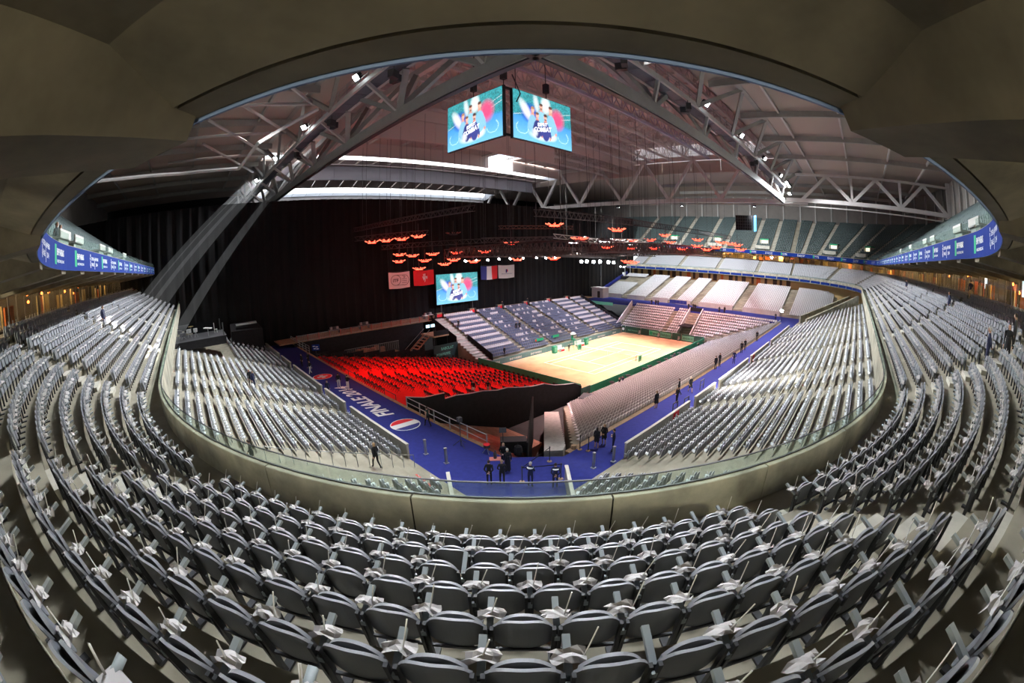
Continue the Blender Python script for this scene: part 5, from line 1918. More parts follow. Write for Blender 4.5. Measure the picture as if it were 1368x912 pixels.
# tables and boxes on the stage walk
for i, (x, l) in enumerate(((26.0, 'mixing table with crates on the stage walk by the curtain'), (32, 'black flight case on the stage walk'), (46.2, 'white control desk at the left end of the grandstand top'))):
    t = thing('stage_table', l, 'table', (x, 73, 6.8))
    MB().box((x, 73, 7.5), (2.2, .9, .08)).build('top', WHITE if i == 2 else STEELD, t)
    for d in (-1, 1):
        MB().box((x + d * .9, 73, 7.15), (.1, .8, .7)).build('leg', STEELD, t)
    for k in range(3):
        MB().box((x - .6 + .6 * k, 73, 7.75), (.4, .4, .42)).build('device', STEELD if k % 2 else RAIL, t)

# ================================================================ FOLDING CHAIRS ON THE RED CARPET
def make_chair():
    t = thing('folding_chair', 'x', 'chair', group='black folding chairs on the red carpet')
    cm = mat('black_chair', (0.02, 0.018, 0.02), 0.5)
    MB().box((0.05, 0, .45), (.40, .42, .04)).build('seat', cm, t)
    MB().box((-.17, 0, .72), (.03, .42, .28), 0).build('backrest', cm, t)
    for y in (-.2, .2):
        MB().bar((-.2, y, .85), (.22, y, 0), .03).build('leg', cm, t)
        MB().bar((.2, y, .44), (-.2, y, 0), .03).build('leg', cm, t)
    return t


pc = make_chair()
n = 0
for j in range(14):
    u = 18.25 + 1.86 * j + 0.75
    z = 5.55 - 0.345 * j
    for bi, (a, b, c) in enumerate(((35.2, 37.4, 4), (39.6, 47.6, 8), (50.6, 61.0, 9))):
        if bi == 0 and j < 2:
            continue
        for i in range(c):
            v = a + (b - a) * (i + .5) / c * 1.0
            lab = f'black folding chair, {ordn(j + 1)} row down from the gangway, {["near", "middle", "back"][bi]} block, {ordn(c - i)} from left'
            if n == 0:
                pc.location = (u, v, z)
                pc['label'] = lab
            else:
                dup(pc, (u, v, z), 0, lab)
            n += 1
t = thing('chair_guard', 'low black rail along the top edge of the red carpet', 'railing', (18.5, 50, 5.6))
for i in range(11):
    MB().bar((18.45, 36 + 2.45 * i, 5.55), (18.45, 36 + 2.45 * i, 6.45), .05).build('post', STEELD, t)
MB().bar((18.45, 36, 6.45), (18.45, 60.5, 6.45), .05).build('rail', STEELD, t)

# ================================================================ UPPER TIER BANNER
def banner(name_tokens, label):
    t = thing('sponsor_banner', label, 'banner', (0, 0, 0), group='blue sponsor banners on the upper tier front')
    V, F, M_ = [], [], []
    prof = [(26.56, 20.945), (26.56, 21.98), (26.585, 21.98), (26.585, 20.945)]
    mb = MB()
    sweep(mb, prof[:2], name_tokens, 0)
    sweep(mb, prof[2:], name_tokens, 1)
    sweep(mb, [prof[0], prof[3]], name_tokens, 1)
    sweep(mb, [prof[1], prof[2]], name_tokens, 1)
    mb.build('cloth', [BANNER, BANNERB], t)
    return t


def on_ring(mb, s, k, s0, z, size, wide=None, bold=.02, rho=26.545, mi=0):
    """bend a word along the ring; s0 in metres (or degrees on arcs) along the path, read from the pitch side"""
    Q, F = text2d(s, size, bold)
    kx = 1.0 if not wide else wide / (Q[:, 0].max() - Q[:, 0].min())
    V = []
    for x, y in Q:
        x *= kx
        # seen from the pitch, the ring runs right to left in token order
        tk = {'L': ('L', s0 + x), 'R': ('R', s0 - x), 'F': ('F', s0 - x), 'A': ('A', s0 - math.degrees(x / rho)), 'B': ('B', s0 - math.degrees(x / rho))}[k]
        if k == 'L':
            tk = ('L', s0 + x)
        px, py = P(tk, rho)
        V.append((px, py, z + y))
    mb.add(V, F, mi)


def dress(t, k, spots):
    for i, s0 in enumerate(spots):
        step = (lambda d: s0 - d) if k in 'RF' else ((lambda d: s0 + d) if k == 'L' else (lambda d: s0 - math.degrees(d / 26.5)))
        if i % 2 == 0:
            mb = MB()
            on_ring(mb, 'BNP PARIBAS', k, s0, 21.47, .36, 1.5)
            on_ring(mb, 'LA BANQUE D\'UN MONDE QUI CHANGE', k, s0, 21.2, .16, 1.5, .01)
            mb.build('lettering', WHITE, t)
            mb = MB()
            q0, q1 = step(-1.25), step(-.85)
            sweep(mb, [(26.545, 21.12), (26.545, 21.85)], between((k, q0), (k, q1), 2))
            mb.build('logo', LOGOG, t)
        else:
            mb = MB()
            on_ring(mb, 'COUPE DAVIS', k, step(-.5), 21.52, .24, .85)
            on_ring(mb, 'FINALE', k, step(-.5), 21.22, .24, .7)
            on_ring(mb, 'BNP PARIBAS', k, step(.65), 21.52, .24, 1.0)
            on_ring(mb, '2014', k, step(.65), 21.22, .24, .55)
            on_ring(mb, '|', k, step(.05), 21.2, .6)
            mb.build('lettering', WHITE, t)
            mb = MB()
            for z, d in ((21.75, -1.12), (21.58, -1.2), (21.42, -1.12), (21.28, -1.17), (21.18, -1.1)):
                sweep(mb, [(26.545, z - .06), (26.545, z + .07)], between((k, step(d - .06)), (k, step(d + .06)), 1))
            mb.build('logo', WHITE, t)


b = banner([('L', 75.4 - 2 * i) for i in range(28)] + [('L', 20.4)] + [('A', 2.0 * i) for i in range(12)], 'blue sponsor banner along the upper tier on the left')
dress(b, 'L', list(np.arange(22.3, 74, 3.6)))
dress(b, 'A', [5, 13])
b = banner([('A', 22 + 2.0 * i) for i in range(24)], 'blue banner overhead, seen from behind above the camera')
b = banner([('A', 68 + 2.0 * i) for i in range(11)] + [('R', 20.4 + 2.05 * i) for i in range(41)], 'blue sponsor banner along the upper tier on the right')
dress(b, 'R', list(np.arange(22.3, 101, 3.6)))
dress(b, 'A', [85, 77])
b = banner([('B', 3.0 * i) for i in range(30)] + [('F', 20.4 + 2.4 * i) for i in range(24)], 'blue sponsor banner along the upper tier across the court')
dress(b, 'F', list(np.arange(22.5, 75, 5.0)))
dress(b, 'B', list(np.arange(6, 88, 11)))

# glass guard and white press desks behind the banner
gg = shell('wall_upper_glass', 'glass guard above the blue banner')
for t0, t1 in [(('L', 75 - 1.9 * i), ('L', 75 - 1.9 * (i + 1))) for i in range(28)] + [(('A', 4 * i), ('A', 4 * i + 4)) for i in range(22)] + [(('R', 21 + 1.9 * i), ('R', 21 + 1.9 * (i + 1))) for i in range(42)]:
    sweep(MB(), [(26.7, 22.02), (26.7, 22.55), (26.712, 22.55), (26.712, 22.02)], between(t0, t1, 2, .04), closed=True).build('glass_pane', GLASSG, gg)
DESK = mat('white_desk', (.62, .62, .58), .5)
DESKG = mat('greenish_desk_front', (.30, .36, .31), .6)
for i, t0 in enumerate([('L', 21.5), ('L', 24.6), ('L', 32.0), ('L', 35.5), ('L', 44.0), ('R', 21.6), ('R', 25.6), ('R', 34.5), ('R', 38.5), ('R', 49.0), ('R', 60.0)]):
    x, y = P(t0, 27.9)
    a = ang(t0)
    side = 'left' if t0[0] == 'L' else 'right'
    t = thing('press_desk', f'white press desk on the upper tier at {side}, {ordn(i % 5 + 1 if i < 10 else 6)} from the corner', 'desk', (x, y, UZ), group='press desks on the upper tier')
    for nm, c, d, m in (('front', (.5, 0, .45), (.06, 1.9, .9), DESKG), ('top', (.2, 0, .95), (.9, 2.1, .1), DESK), ('side', (.2, -.95, .45), (.6, .06, .9), DESKG), ('side', (.2, .95, .45), (.6, .06, .9), DESKG), ('visor', (.62, 0, 1.12), (.1, 2.1, .35), DESK)):
        link(nm, MB().box(c, d).mesh(nm, m), t)
    t.rotation_euler = (0, 0, a)
# little boxes with exits on the far upper tier
for i, t0 in enumerate((('F', 30.2), ('F', 46.2), ('F', 62.2), ('B', 65), ('B', 40))):
    x, y = P(t0, 32.6)
    t = thing('stair_exit', f'lit stair exit in the far upper seats, {ordn(i + 1)}', 'exit', (x, y, 23.5), group='stair exits in the upper tier')
    t['label'] = ['lit stair exit in the far upper seats, middle one', 'lit stair exit in the far upper seats, left of the middle one', 'lit stair exit in the far upper seats, leftmost', 'lit stair exit where the far upper seats begin to curve', 'lit stair exit in the curved corner of the upper seats'][i]
    for nm, c, d, m in (('doorway', (0, 0, 1.0), (1.6, 2.2, 1.7), mat('lit_doorway', (.8, .75, .6), emit=(1, .9, .65), estr=.8)), ('lintel', (.2, 0, 2.05), (1.6, 2.8, .45), LOGOG), ('cheek', (.1, -1.35, 1.0), (2.4, .25, 2.0), STEPG), ('cheek', (.1, 1.35, 1.0), (2.4, .25, 2.0), STEPG), ('front_box', (3.2, 0, -.4), (1.4, 4.6, 1.0), STEPG)):
        link(nm, MB().box(c, d).mesh(nm, m), t)
    t.rotation_euler = (0, 0, ang(t0))
# small hung screen in front of the far upper seats
t = thing('hung_screen', 'small hung screen with black gridded back before the far upper seats', 'screen', (100, 27, 27))
c_, w2 = Vector((105.0, 26.5, 28.0)), 3.9
mb = MB()
for i in range(8):
    mb.bar((105, 26.9 + .62 * i, 26.3), (105, 26.9 + .62 * i, 29.9), .07)
for j in range(6):
    mb.bar((105, 26.9, 26.3 + .72 * j), (105, 31.25, 26.3 + .72 * j), .07)
mb.build('grid', STEELD, t)
MB().box((105.2, 29.1, 28.1), (.1, 4.4, 3.7)).build('back', BLACK, t)
MB().box((105.9, 26.3, 28.1), (2.2, .16, 3.9), R(28)).build('display', mat('blue_display', (.1, .4, .8), emit=(.15, .5, .95), estr=1.4), t)
for y in (27.4, 30.8):
    MB().tube((105, y, 30), (105, y, 33.4), .04, 4).build('hanging_cable', STEELD, t)

# speakers hung below the catwalks
for i, (x, y, z) in enumerate(((16.6, 31.5, 36.2), (16.6, 46.5, 36.2), (16.9, 62, 36.2), (29.5, 17.2, 36.4), (42.5, 17.2, 36.2), (72, 17.2, 36.2))):
    t = thing('hung_speaker', f'black loudspeaker pair below the {"left" if i < 3 else "right"} catwalk, {ordn(i % 3 + 1)} from the corner', 'loudspeaker', (x, y, z), group='loudspeakers below the catwalks')
    MB().box((x, y, z - .4), (1.0, .55, .75), .5).build('cabinet', STEELD, t)
    MB().box((x + .6, y + .7, z - .5), (.5, 1.0, .7), .3).build('cabinet', STEELD, t)
    MB().tube((x, y, z), (x, y, z + .8), .04, 5).build('bracket', STEELD, t)
# hoists near the scoreboard
# ================================================================ STAGES AT THE CURTAIN
def band_stage(x, y, z, sx, sy, label, lit):
    t = thing('band_platform', label, 'stage', (x, y, z))
    MB().box((x, y, z + .5), (sx, sy, 1.0)).build('deck', BLACK, t)
    MB().box((x, y, z + 1.03), (sx + .1, sy + .1, .06)).build('floorboard', STEELD, t)
    m = ALU if lit else STEELD
    for dx in (-sx / 2 + .3, sx / 2 - .3):
        for dy in (-sy / 2 + .3, sy / 2 - .3):
            MB().bar((x + dx, y + dy, z + 1), (x + dx, y + dy, z + (4.2 if lit else 2.6)), .15).build('post', m, t)
    if lit:
        for dy in (-sy / 2 + .3, sy / 2 - .3):
            MB().bar((x - sx / 2 + .3, y + dy, z + 4.2), (x + sx / 2 - .3, y + dy, z + 4.2), .3).build('roof_beam', m, t)
        for k in range(6):
            MB().box((x - sx / 2, y - sy / 2 + .6 + k * (sy - 1) / 5, z + 4.1), (.3, .3, .3)).build('lamp', LAMPS, t)
        for k in range(3):
            MB().box((x, y - 1.8 + 1.8 * k, z + 1.6), (.8, .8, 1.2)).build('instrument', WHITE, t)
    return t


band_stage(122.5, 77.0, 10.6, 4.0, 7.0, 'lit band platform at the end of the far stand', True)
stg = band_stage(0.8, 59.2, 10.9, 7.5, 6.0, 'dark band platform with drums at the end of the left stand', False)
dk = thing('drum_kit', 'drum kit with cymbals on the dark left platform', 'drum kit', (0, 59, 12))
for i, (x, y, r, h) in enumerate(((-1.5, 58.5, .45, .8), (-.6, 59.6, .35, 1.0), (-1.9, 60, .35, 1.0), (.4, 58.6, .3, 1.1))):
    MB().lathe([(r, h - .45), (r, h), (r * .95, h + .01)], 12, (x, y, 12)).build('drum', RAIL if i % 2 else STEELD, dk)
    for a in (0, 2.1, 4.2):
        MB().bar((x, y, 12 + h - .4), (x + r * math.cos(a), y + r * math.sin(a), 12.0), .04).build('leg', RAIL, dk)
for x, y in ((-2.4, 58.6), (-.2, 58.0)):
    MB().tube((x, y, 12), (x, y, 13.5), .02, 5).build('cymbal_stand', RAIL, dk)
    MB().lathe([(.4, 0), (.05, .06)], 14, (x, y, 13.5)).build('cymbal', mat('brass', (.6, .42, .12), .3, metal=.9), dk)
kb = thing('keyboard', 'white keyboard on a stand on the dark left platform', 'keyboard', (2.2, 58, 12))
MB().box((2.2, 58.0, 12.95), (.4, 1.6, .12), .6).build('keys', WHITE, kb)
MB().bar((2.2, 57.6, 12), (2.2, 58.4, 12.9), .06).bar((2.2, 58.4, 12), (2.2, 57.6, 12.9), .06).build('stand', RAIL, kb)
wc = thing('white_chair', 'white chair beside the keyboard on the dark platform', 'chair', (3.4, 59.5, 12))
MB().box((3.4, 59.5, 12.45), (.45, .45, .06)).build('seat', WHITE, wc)
MB().box((3.2, 59.5, 12.9), (.05, .45, .8)).build('backrest', WHITE, wc)
for a in (-.18, .18):
    for b_ in (-.18, .18):
        MB().bar((3.4 + a, 59.5 + b_, 12), (3.4 + a, 59.5 + b_, 12.45), .04).build('leg', WHITE, wc)
bt = thing('black_tent', 'black covered booth with white lid at the end of the left stand', 'booth', (9.0, 70.5, 7))
MB().prism([(6.6, 69.5), (12.0, 69.5), (11.4, 73), (6.8, 73)], 6.5, [10.4, 10.2, 11.2, 11.2]).build('cover', BLACK, bt)
MB().box((9.4, 70.4, 11.2), (3.6, .8, .12), rx=.2).build('lid', RAIL, bt)
# concrete ramp walls in the far right corner
for i, (a, b) in enumerate((((98, 12.5), (122, -1.0)), ((94, 10.5), (112, -1.5)))):
    tag(MB().prism([a, b, (b[0] + .25, b[1] + .4), (a[0] + .25, a[1] + .4)], 5.0, [8.0, 13.2, 13.2, 8.0]).build('ramp_wall', CONC), ['sloping concrete ramp wall beside the far stand', 'sloping concrete ramp wall beside the right stand'][i], 'wall')
# tunnel through the far court stand
tn = thing('players_tunnel', 'dark tunnel mouth between pale side walls in the far court seats', 'tunnel', (93, 38.8, 0))
for y in (37.1, 40.5):
    MB().prism([(90.0, y), (97.8, y), (97.8, y + .2), (90.0, y + .2)], 0, [1.9, 6.9, 6.9, 1.9]).build('side_wall', WHITEF, tn)
MB().box((94.2, 38.85, 3.35), (8.4, 3.2, .1), 0).build('tunnel_floor', BLACK, tn)
MB().box((97.9, 38.85, 4.6), (.4, 3.2, 4.6)).build('tunnel_back', BLACK, tn)
tag(MB().prism([(90.2, 57.2), (97.6, 57.2), (97.6, 57.5), (90.2, 57.5)], 0, [2.0, 7.0, 7.0, 2.0]).build('stand_side_wall', WHITEF), 'white sloping side wall at the end of the far court seats', 'wall')
t = thing('pink_hut', 'small pale cabin at the foot of the far stand near the curtain', 'cabin', (106, 73, 6))
MB().box((105.5, 73.0, 7.4), (3.0, 4.0, 2.8)).build('cabin', FM, t)
MB().box((105.5, 73.0, 8.9), (3.4, 4.4, .2)).build('roof', WHITEF, t)
MB().box((103.95, 72.5, 7.0), (.06, .9, 1.9)).build('door', LOUB, t)
tag(MB().prism([(108.2, 75.2), (125, 75.2), (125, 76.0), (108.2, 76.0)], [6.9, 12.3, 12.3, 6.9], [7.6, 13.0, 13.0, 7.6]).build('stair_runner', BLUE), 'blue carpet strip climbing the far stand beside the curtain', 'carpet')
tag(MB().box((97.4, 69.0, 5.5), (.1, 11.5, .8)).build('green_banner', GREENP), 'green sponsor banner on the far gangway edge', 'banner')
cp = thing('camera_table', 'low black table with camera gear at the near court corner', 'table', (42.3, 31.0, 0))
MB().box((42.2, 31.0, 1.6), (2.2, 1.3, .1), R(20)).build('top', STEELD, cp)
for dx, dy in ((-.9, -.5), (.9, -.4), (-.9, .5), (.9, .5)):
    MB().bar((42.2 + dx, 31 + dy, 0), (42.2 + dx, 31 + dy, 1.6), .08).build('leg', RAIL, cp)
MB().box((41.5, 30.6, .9), (.6, .5, .5)).build('orange_case', ORANGEL if False else mat('orange_case', (.7, .2, .02), .5), cp)
tag(MB().box((44.8, 33.0, .9), (2.0, .1, 1.8)).build('green_shield', GREEND), 'dark green board beside the cameraman at the near court corner', 'board')

# photographers' gear along the near fence
for i, x in enumerate((50.5, 53.2, 55.0, 60.0, 62.0, 65.5, 68.3, 71.0, 74.2, 78.0)):
    t = thing('camera_tripod', f'television camera on tripod behind the near fence, {ordn(i + 1)} from the red chairs', 'camera', (x, 32.3, 0), group='cameras behind the near fence')
    for a in (.5, 2.6, 4.7):
        MB().bar((x, 32.3, .9), (x + .3 * math.cos(a), 32.3 + .3 * math.sin(a), 0), .04).build('leg', STEELD, t)
    MB().box((x, 32.4, 1.15), (.3, .6, .35), .3 * i).build('body', STEELD, t)
    MB().tube((x, 32.65, 1.15), (x, 32.95, 1.15), .1, 8).build('lens', STEELD, t)

# ================================================================ LOUNGE LIGHTS AND SCREENS
random.seed(21)
for i, t0 in enumerate([('L', 24 + 7 * k) for k in range(8)] + [('A', 6 + 13 * k) for k in range(7)] + [('R', 24 + 7 * k) for k in range(11)] + [('F', 26 + 10 * k) for k in range(5)] + [('B', 25), ('B', 65)]):
    x, y = P(t0, 35.2)
    o = MB().lathe([(.12, 0), (.12, .05), (.05, .06)], 10, (x, y, 21.27)).build('downlight', WARM)
    tag(o, f'warm ceiling downlight in the lounge behind the glass, {ordn(i + 1)} round from the curtain', 'downlight', 'lounge downlights')
    l = bpy.data.lights.new('downlight_glow', 'POINT')
    l.energy = LOUNGE_W * {'F': 12, 'B': 12, 'A': 6.8}.get(t0[0], 1)  # arc lamps, unseen behind the camera, boosted as added frontal fill
    l.color = (1.0, .89, .72) if t0[0] == 'A' else (1.0, .62, .28)
    l.shadow_soft_size = .1
    q = bpy.data.objects.new('downlight_glow', l)
    COL.objects.link(q)
    q.parent = o
    q.location = (x, y, 21.1)
for kk, lo, hi, side in (('R', 24, 70, 'right'), ('L', 24, 60, 'left'), ('F', 24, 72, 'far')):
    for i, q in enumerate(sorted(random.uniform(lo, hi) for _ in range(9))):
        x, y = P((kk, q), random.uniform(34.4, 37))
        o = MB().lathe([(.03, .2), (.14, .1), (.14, 0), (.02, -.05)], 8, (x, y, random.uniform(20.0, 20.9))).build('pendant_lamp', ORANGEL)
        tag(o, f'small orange pendant lamp in the {side} lounge, {ordn(i + 1)} from its near end', 'lamp', 'orange pendant lamps in the lounge')
for i, u in enumerate((31.5, 32.6, 44)):
    x, y = P(('R', u), 36)
    t = thing('lounge_screen', f'pale blue television in the right lounge, {ordn(i + 1)} from the camera', 'television', (x, y, 20.3), group='televisions in the lounge')
    MB().box((x, y, 20.4), (.75, .06, 1.1)).build('display', mat('tv_glow', (.5, .7, .9), emit=(.55, .75, .95), estr=1.1), t)
    MB().box((x, y - .06, 20.4), (.85, .06, 1.2)).build('frame', STEELD, t)

# ================================================================ PEOPLE
BASE = dict(pel=(0, 0, .98), spi=(0, 0, 1.18), che=(.01, 0, 1.38), nek=(0, 0, 1.52), hd0=(.015, 0, 1.585), hd1=(.025, 0, 1.66), hd2=(.01, 0, 1.735), nos=(.125, 0, 1.645),
            shL=(0, .185, 1.43), elL=(-.03, .235, 1.16), wrL=(.04, .245, .92), haL=(.06, .24, .84), shR=(0, -.185, 1.43), elR=(-.03, -.235, 1.16), wrR=(.04, -.245, .92), haR=(.06, -.24, .84),
            hiL=(0, .10, .93), knL=(.03, .11, .51), anL=(-.01, .12, .09), toL=(.16, .14, .035), hiR=(0, -.10, .93), knR=(.03, -.11, .51), anR=(-.01, -.12, .09), toR=(.16, -.14, .035))
RAD = dict(pel=(.155, .12), spi=(.135, .105), che=(.15, .115), nek=(.055, .055), hd0=(.07, .075), hd1=(.088, .098), hd2=(.06, .065), nos=(.016, .016), shL=(.07, .07), elL=(.05, .05), wrL=(.033, .033), haL=(.042, .022), hiL=(.1, .1), knL=(.066, .066), anL=(.048, .048), toL=(.042, .035))
for q in ('sh', 'el', 'wr', 'ha', 'hi', 'kn', 'an', 'to'):
    RAD[q + 'R'] = RAD[q + 'L']
BONES = [('pel', 'spi', 'torso'), ('spi', 'che', 'torso'), ('che', 'nek', 'torso'), ('nek', 'hd0', 'skin'), ('hd0', 'hd1', 'skin'), ('hd1', 'hd2', 'skin'), ('hd1', 'nos', 'skin')]
for q in 'LR':
    BONES += [('che', 'sh' + q, 'torso'), ('sh' + q, 'el' + q, 'arm'), ('el' + q, 'wr' + q, 'arm'), ('wr' + q, 'ha' + q, 'skin'), ('pel', 'hi' + q, 'leg'), ('hi' + q, 'kn' + q, 'leg'), ('kn' + q, 'an' + q, 'shin'), ('an' + q, 'to' + q, 'shoe')]
POSES = {
    'stand': {},
    'clasp': dict(elL=(.0, .27, 1.15), elR=(.0, -.27, 1.15), wrL=(.17, .06, 1.0), wrR=(.17, -.06, 1.0), haL=(.21, -.01, .97), haR=(.22, .01, .985)),
    'behind': dict(elL=(-.10, .27, 1.16), elR=(-.10, -.27, 1.16), wrL=(-.17, .07, .97), wrR=(-.17, -.07, .97), haL=(-.19, 0, .93), haR=(-.2, .0, .95)),
    'crossed': dict(elL=(.06, .27, 1.16), elR=(.06, -.27, 1.16), wrL=(.2, -.02, 1.22), wrR=(.2, .02, 1.19), haL=(.19, -.11, 1.23), haR=(.19, .11, 1.2)),
    'walk': dict(knL=(.20, .1, .53), anL=(.28, .1, .10), toL=(.44, .11, .06), knR=(-.02, -.1, .50), anR=(-.28, -.1, .14), toR=(-.16, -.11, .05), elL=(-.13, .25, 1.17), wrL=(-.12, .25, .93), haL=(-.1, .25, .85), elR=(.04, -.25, 1.16), wrR=(.2, -.24, .97), haR=(.25, -.23, .9)),
    'camera': dict(elL=(.12, .25, 1.2), wrL=(.26, .12, 1.42), haL=(.29, .06, 1.48), elR=(.12, -.25, 1.2), wrR=(.26, -.12, 1.42), haR=(.29, -.06, 1.48)),
    'sit': dict(pel=(0, 0, .50), spi=(.02, 0, .70), che=(.05, 0, .92), nek=(.06, 0, 1.06), hd0=(.085, 0, 1.125), hd1=(.10, 0, 1.20), hd2=(.085, 0, 1.275), nos=(.2, 0, 1.185), shL=(.05, .185, .97), elL=(.06, .25, .72), wrL=(.27, .2, .62), haL=(.34, .18, .6), shR=(.05, -.185, .97), elR=(.06, -.25, .72), wrR=(.27, -.2, .62), haR=(.34, -.18, .6), hiL=(.04, .1, .49), knL=(.46, .13, .50), anL=(.44, .13, .09), toL=(.6, .14, .035), hiR=(.04, -.1, .49), knR=(.46, -.13, .50), anR=(.44, -.13, .09), toR=(.6, -.14, .035)),
}
SLOT = ['skin', 'torso', 'arm', 'leg', 'shin', 'shoe']
_body = {}


def body_mesh(pose):
    if pose in _body:
        return _body[pose]
    J = dict(BASE)
    J.update(POSES[pose])
    names = list(J)
    pts = [Vector(J[n]) for n in names]
    rad = [RAD[n] for n in names]
    reg = [(names.index(a), names.index(b), r) for a, b, r in BONES]
    for q, sg in (('L', 1), ('R', -1)):
        wr, ha = Vector(J['wr' + q]), Vector(J['ha' + q])
        d = (ha - wr).normalized()
        side = d.cross(Vector((0, sg, 0)))
        side = Vector((1, 0, 0)) if side.length < .2 else side.normalized()
        hi = names.index('ha' + q)
        for k, ln in ((-1.2, .068), (-.4, .082), (.4, .077), (1.2, .06)):
            i0 = len(pts)
            a = ha + side * k * .016 + d * .03
            b = a + d * ln * .55
            c = b + d * ln * .4 - Vector((0, sg, 0)) * .015
            pts += [a, b, c]
            rad += [(.011, .011), (.010, .010), (.008, .008)]
            reg += [(hi, i0, 'skin'), (i0, i0 + 1, 'skin'), (i0 + 1, i0 + 2, 'skin')]
        i0 = len(pts)
        pts += [ha - side * .035 + d * .0, ha - side * .05 + d * .035]
        rad += [(.012, .012), (.009, .009)]
        reg += [(hi, i0, 'skin'), (i0, i0 + 1, 'skin')]
    me = bpy.data.meshes.new('b')
    me.from_pydata([tuple(p) for p in pts], [(a, b) for a, b, _ in reg], [])
    ob = bpy.data.objects.new('b', me)
    COL.objects.link(ob)
    ob.modifiers.new('s', 'SKIN')
    sv = me.skin_vertices[0].data
    for i, r in enumerate(rad):
        sv[i].radius = r
        sv[i].use_root = (i == names.index('pel'))
    sm = ob.modifiers.new('u', 'SUBSURF')
    sm.levels = 1
    sm.render_levels = 1
    dg = bpy.context.evaluated_depsgraph_get()
    out = bpy.data.meshes.new_from_object(ob.evaluated_get(dg))
    bpy.data.objects.remove(ob)
    out.materials.clear()
    for q in SLOT:
        out.materials.append(SKIN)
    A = np.array([tuple(pts[a]) for a, b, _ in reg])
    B = np.array([tuple(pts[b]) for a, b, _ in reg])
    rr = [SLOT.index(r) for _, _, r in reg]
    for p in out.polygons:
        c = np.array(tuple(p.center))
        ab = B - A
        t = np.clip(((c - A) * ab).sum(1) / np.maximum(1e-9, (ab * ab).sum(1)), 0, 1)
        w_ = np.linalg.norm(A + ab * t[:, None] - c, axis=1)
        p.material_index = rr[int(np.argmin(w_))]
        p.use_smooth = True
    _body[pose] = (out, J)
    return _body[pose]


_parts = {}


def hair_mesh(J, long):
    mb = MB()
    c = Vector(J['hd1']) + Vector((-.012, 0, .02))
    V, F = [], []
    n, m = 12, 6
    for j in range(m + 1):
        ph = math.pi / 2 * j / m * 1.15
        for i in range(n):
            a = 2 * math.pi * i / n
            front = math.cos(a) > .35
            drop = (0 if front else .035 * j / m + (long * .2 if j == m else 0))
            r = math.sin(min(ph, math.pi / 2)) * (.097 if not front else .092)
            V.append((c.x + r * math.cos(a) * 1.12, c.y + r * math.sin(a) * .95, c.z + .095 * math.cos(ph) - drop + (.03 if front and j >= m - 1 else 0)))
    for j in range(m):
        for i in range(n):
            F.append((j * n + i, (j + 1) * n + i, (j + 1) * n + (i + 1) % n, j * n + (i + 1) % n))
    mb.add(V, F)
    return mb


def face_mesh(J):
    """a shallow mask: brow, eyes, cheeks and mouth follow the head"""
    c = Vector(J['hd1'])
    mb = MB()
    nx, nz = 8, 8
    V = []
    for i in range(nx + 1):
        a = (i / nx - .5) * 1.9
        for j in range(nz + 1):
            z = -.085 + .15 * j / nz
            r = .101 * math.sqrt(max(.2, 1 - (z / .125) ** 2))
            V.append((c.x + r * math.cos(a) + .006, c.y + r * math.sin(a) * .93, c.z + z))
    for i in range(nx):
        for j in range(nz):
            mi = 0
            if j == 5 and i in (1, 2, 5, 6):
                mi = 1
            if j == 2 and i in (3, 4):
                mi = 2
            mb.add([V[i * (nz + 1) + j], V[(i + 1) * (nz + 1) + j], V[(i + 1) * (nz + 1) + j + 1], V[i * (nz + 1) + j + 1]], [(0, 1, 2, 3)], mi)
    return mb


LIP = mat('lips', (.42, .13, .11), .5)
SKIRTM = {}


def person(loc, look, label, pose='stand', top=SUIT, leg=SUIT, shin=None, shoe=SHOE, hair=HAIRD, long=0, coat=None, arm=None, h=1.76, stripe=None):
    """look: direction in degrees in the X-Y plane in which the figure faces"""
    me, J = body_mesh(pose)
    t = thing('person', label, 'person', loc, R(look))
    s_ = h / 1.77
    t.scale = (s_, s_, s_)
    o = link('body', me, t)
    for i, m in enumerate((SKIN, top, arm or top, leg, shin or leg, shoe)):
        o.material_slots[i].link = 'OBJECT'
        o.material_slots[i].material = m
    k = ('hair', pose, long)
    if k not in _parts:
        _parts[k] = hair_mesh(J, long).mesh('hair', hair)
    hm = link('hair', _parts[k], t)
    hm.material_slots[0].link = 'OBJECT'
    hm.material_slots[0].material = hair
    k = ('face', pose)
    if k not in _parts:
        _parts[k] = face_mesh(J).mesh('face', [SKIN, HAIRD, LIP])
    link('face', _parts[k], t)
    if coat:
        ln, m = coat
        px, pz = J['spi'][0], J['spi'][2]
        mb = MB().lathe([(.165, pz + .05), (.175, pz - .2), (.2, pz - .2 - ln * .5), (.215, pz - .2 - ln)], 14, (px, 0, 0))
        link('coat' if ln > .5 else 'skirt', mb.mesh('coat', m), t)
    if stripe:
        mb = MB().lathe([(.2, 1.36), (.205, 1.38), (.2, 1.41)], 16, (0, 0, 0))
        link('reflective_band', mb.mesh('band', stripe), t)
    return t


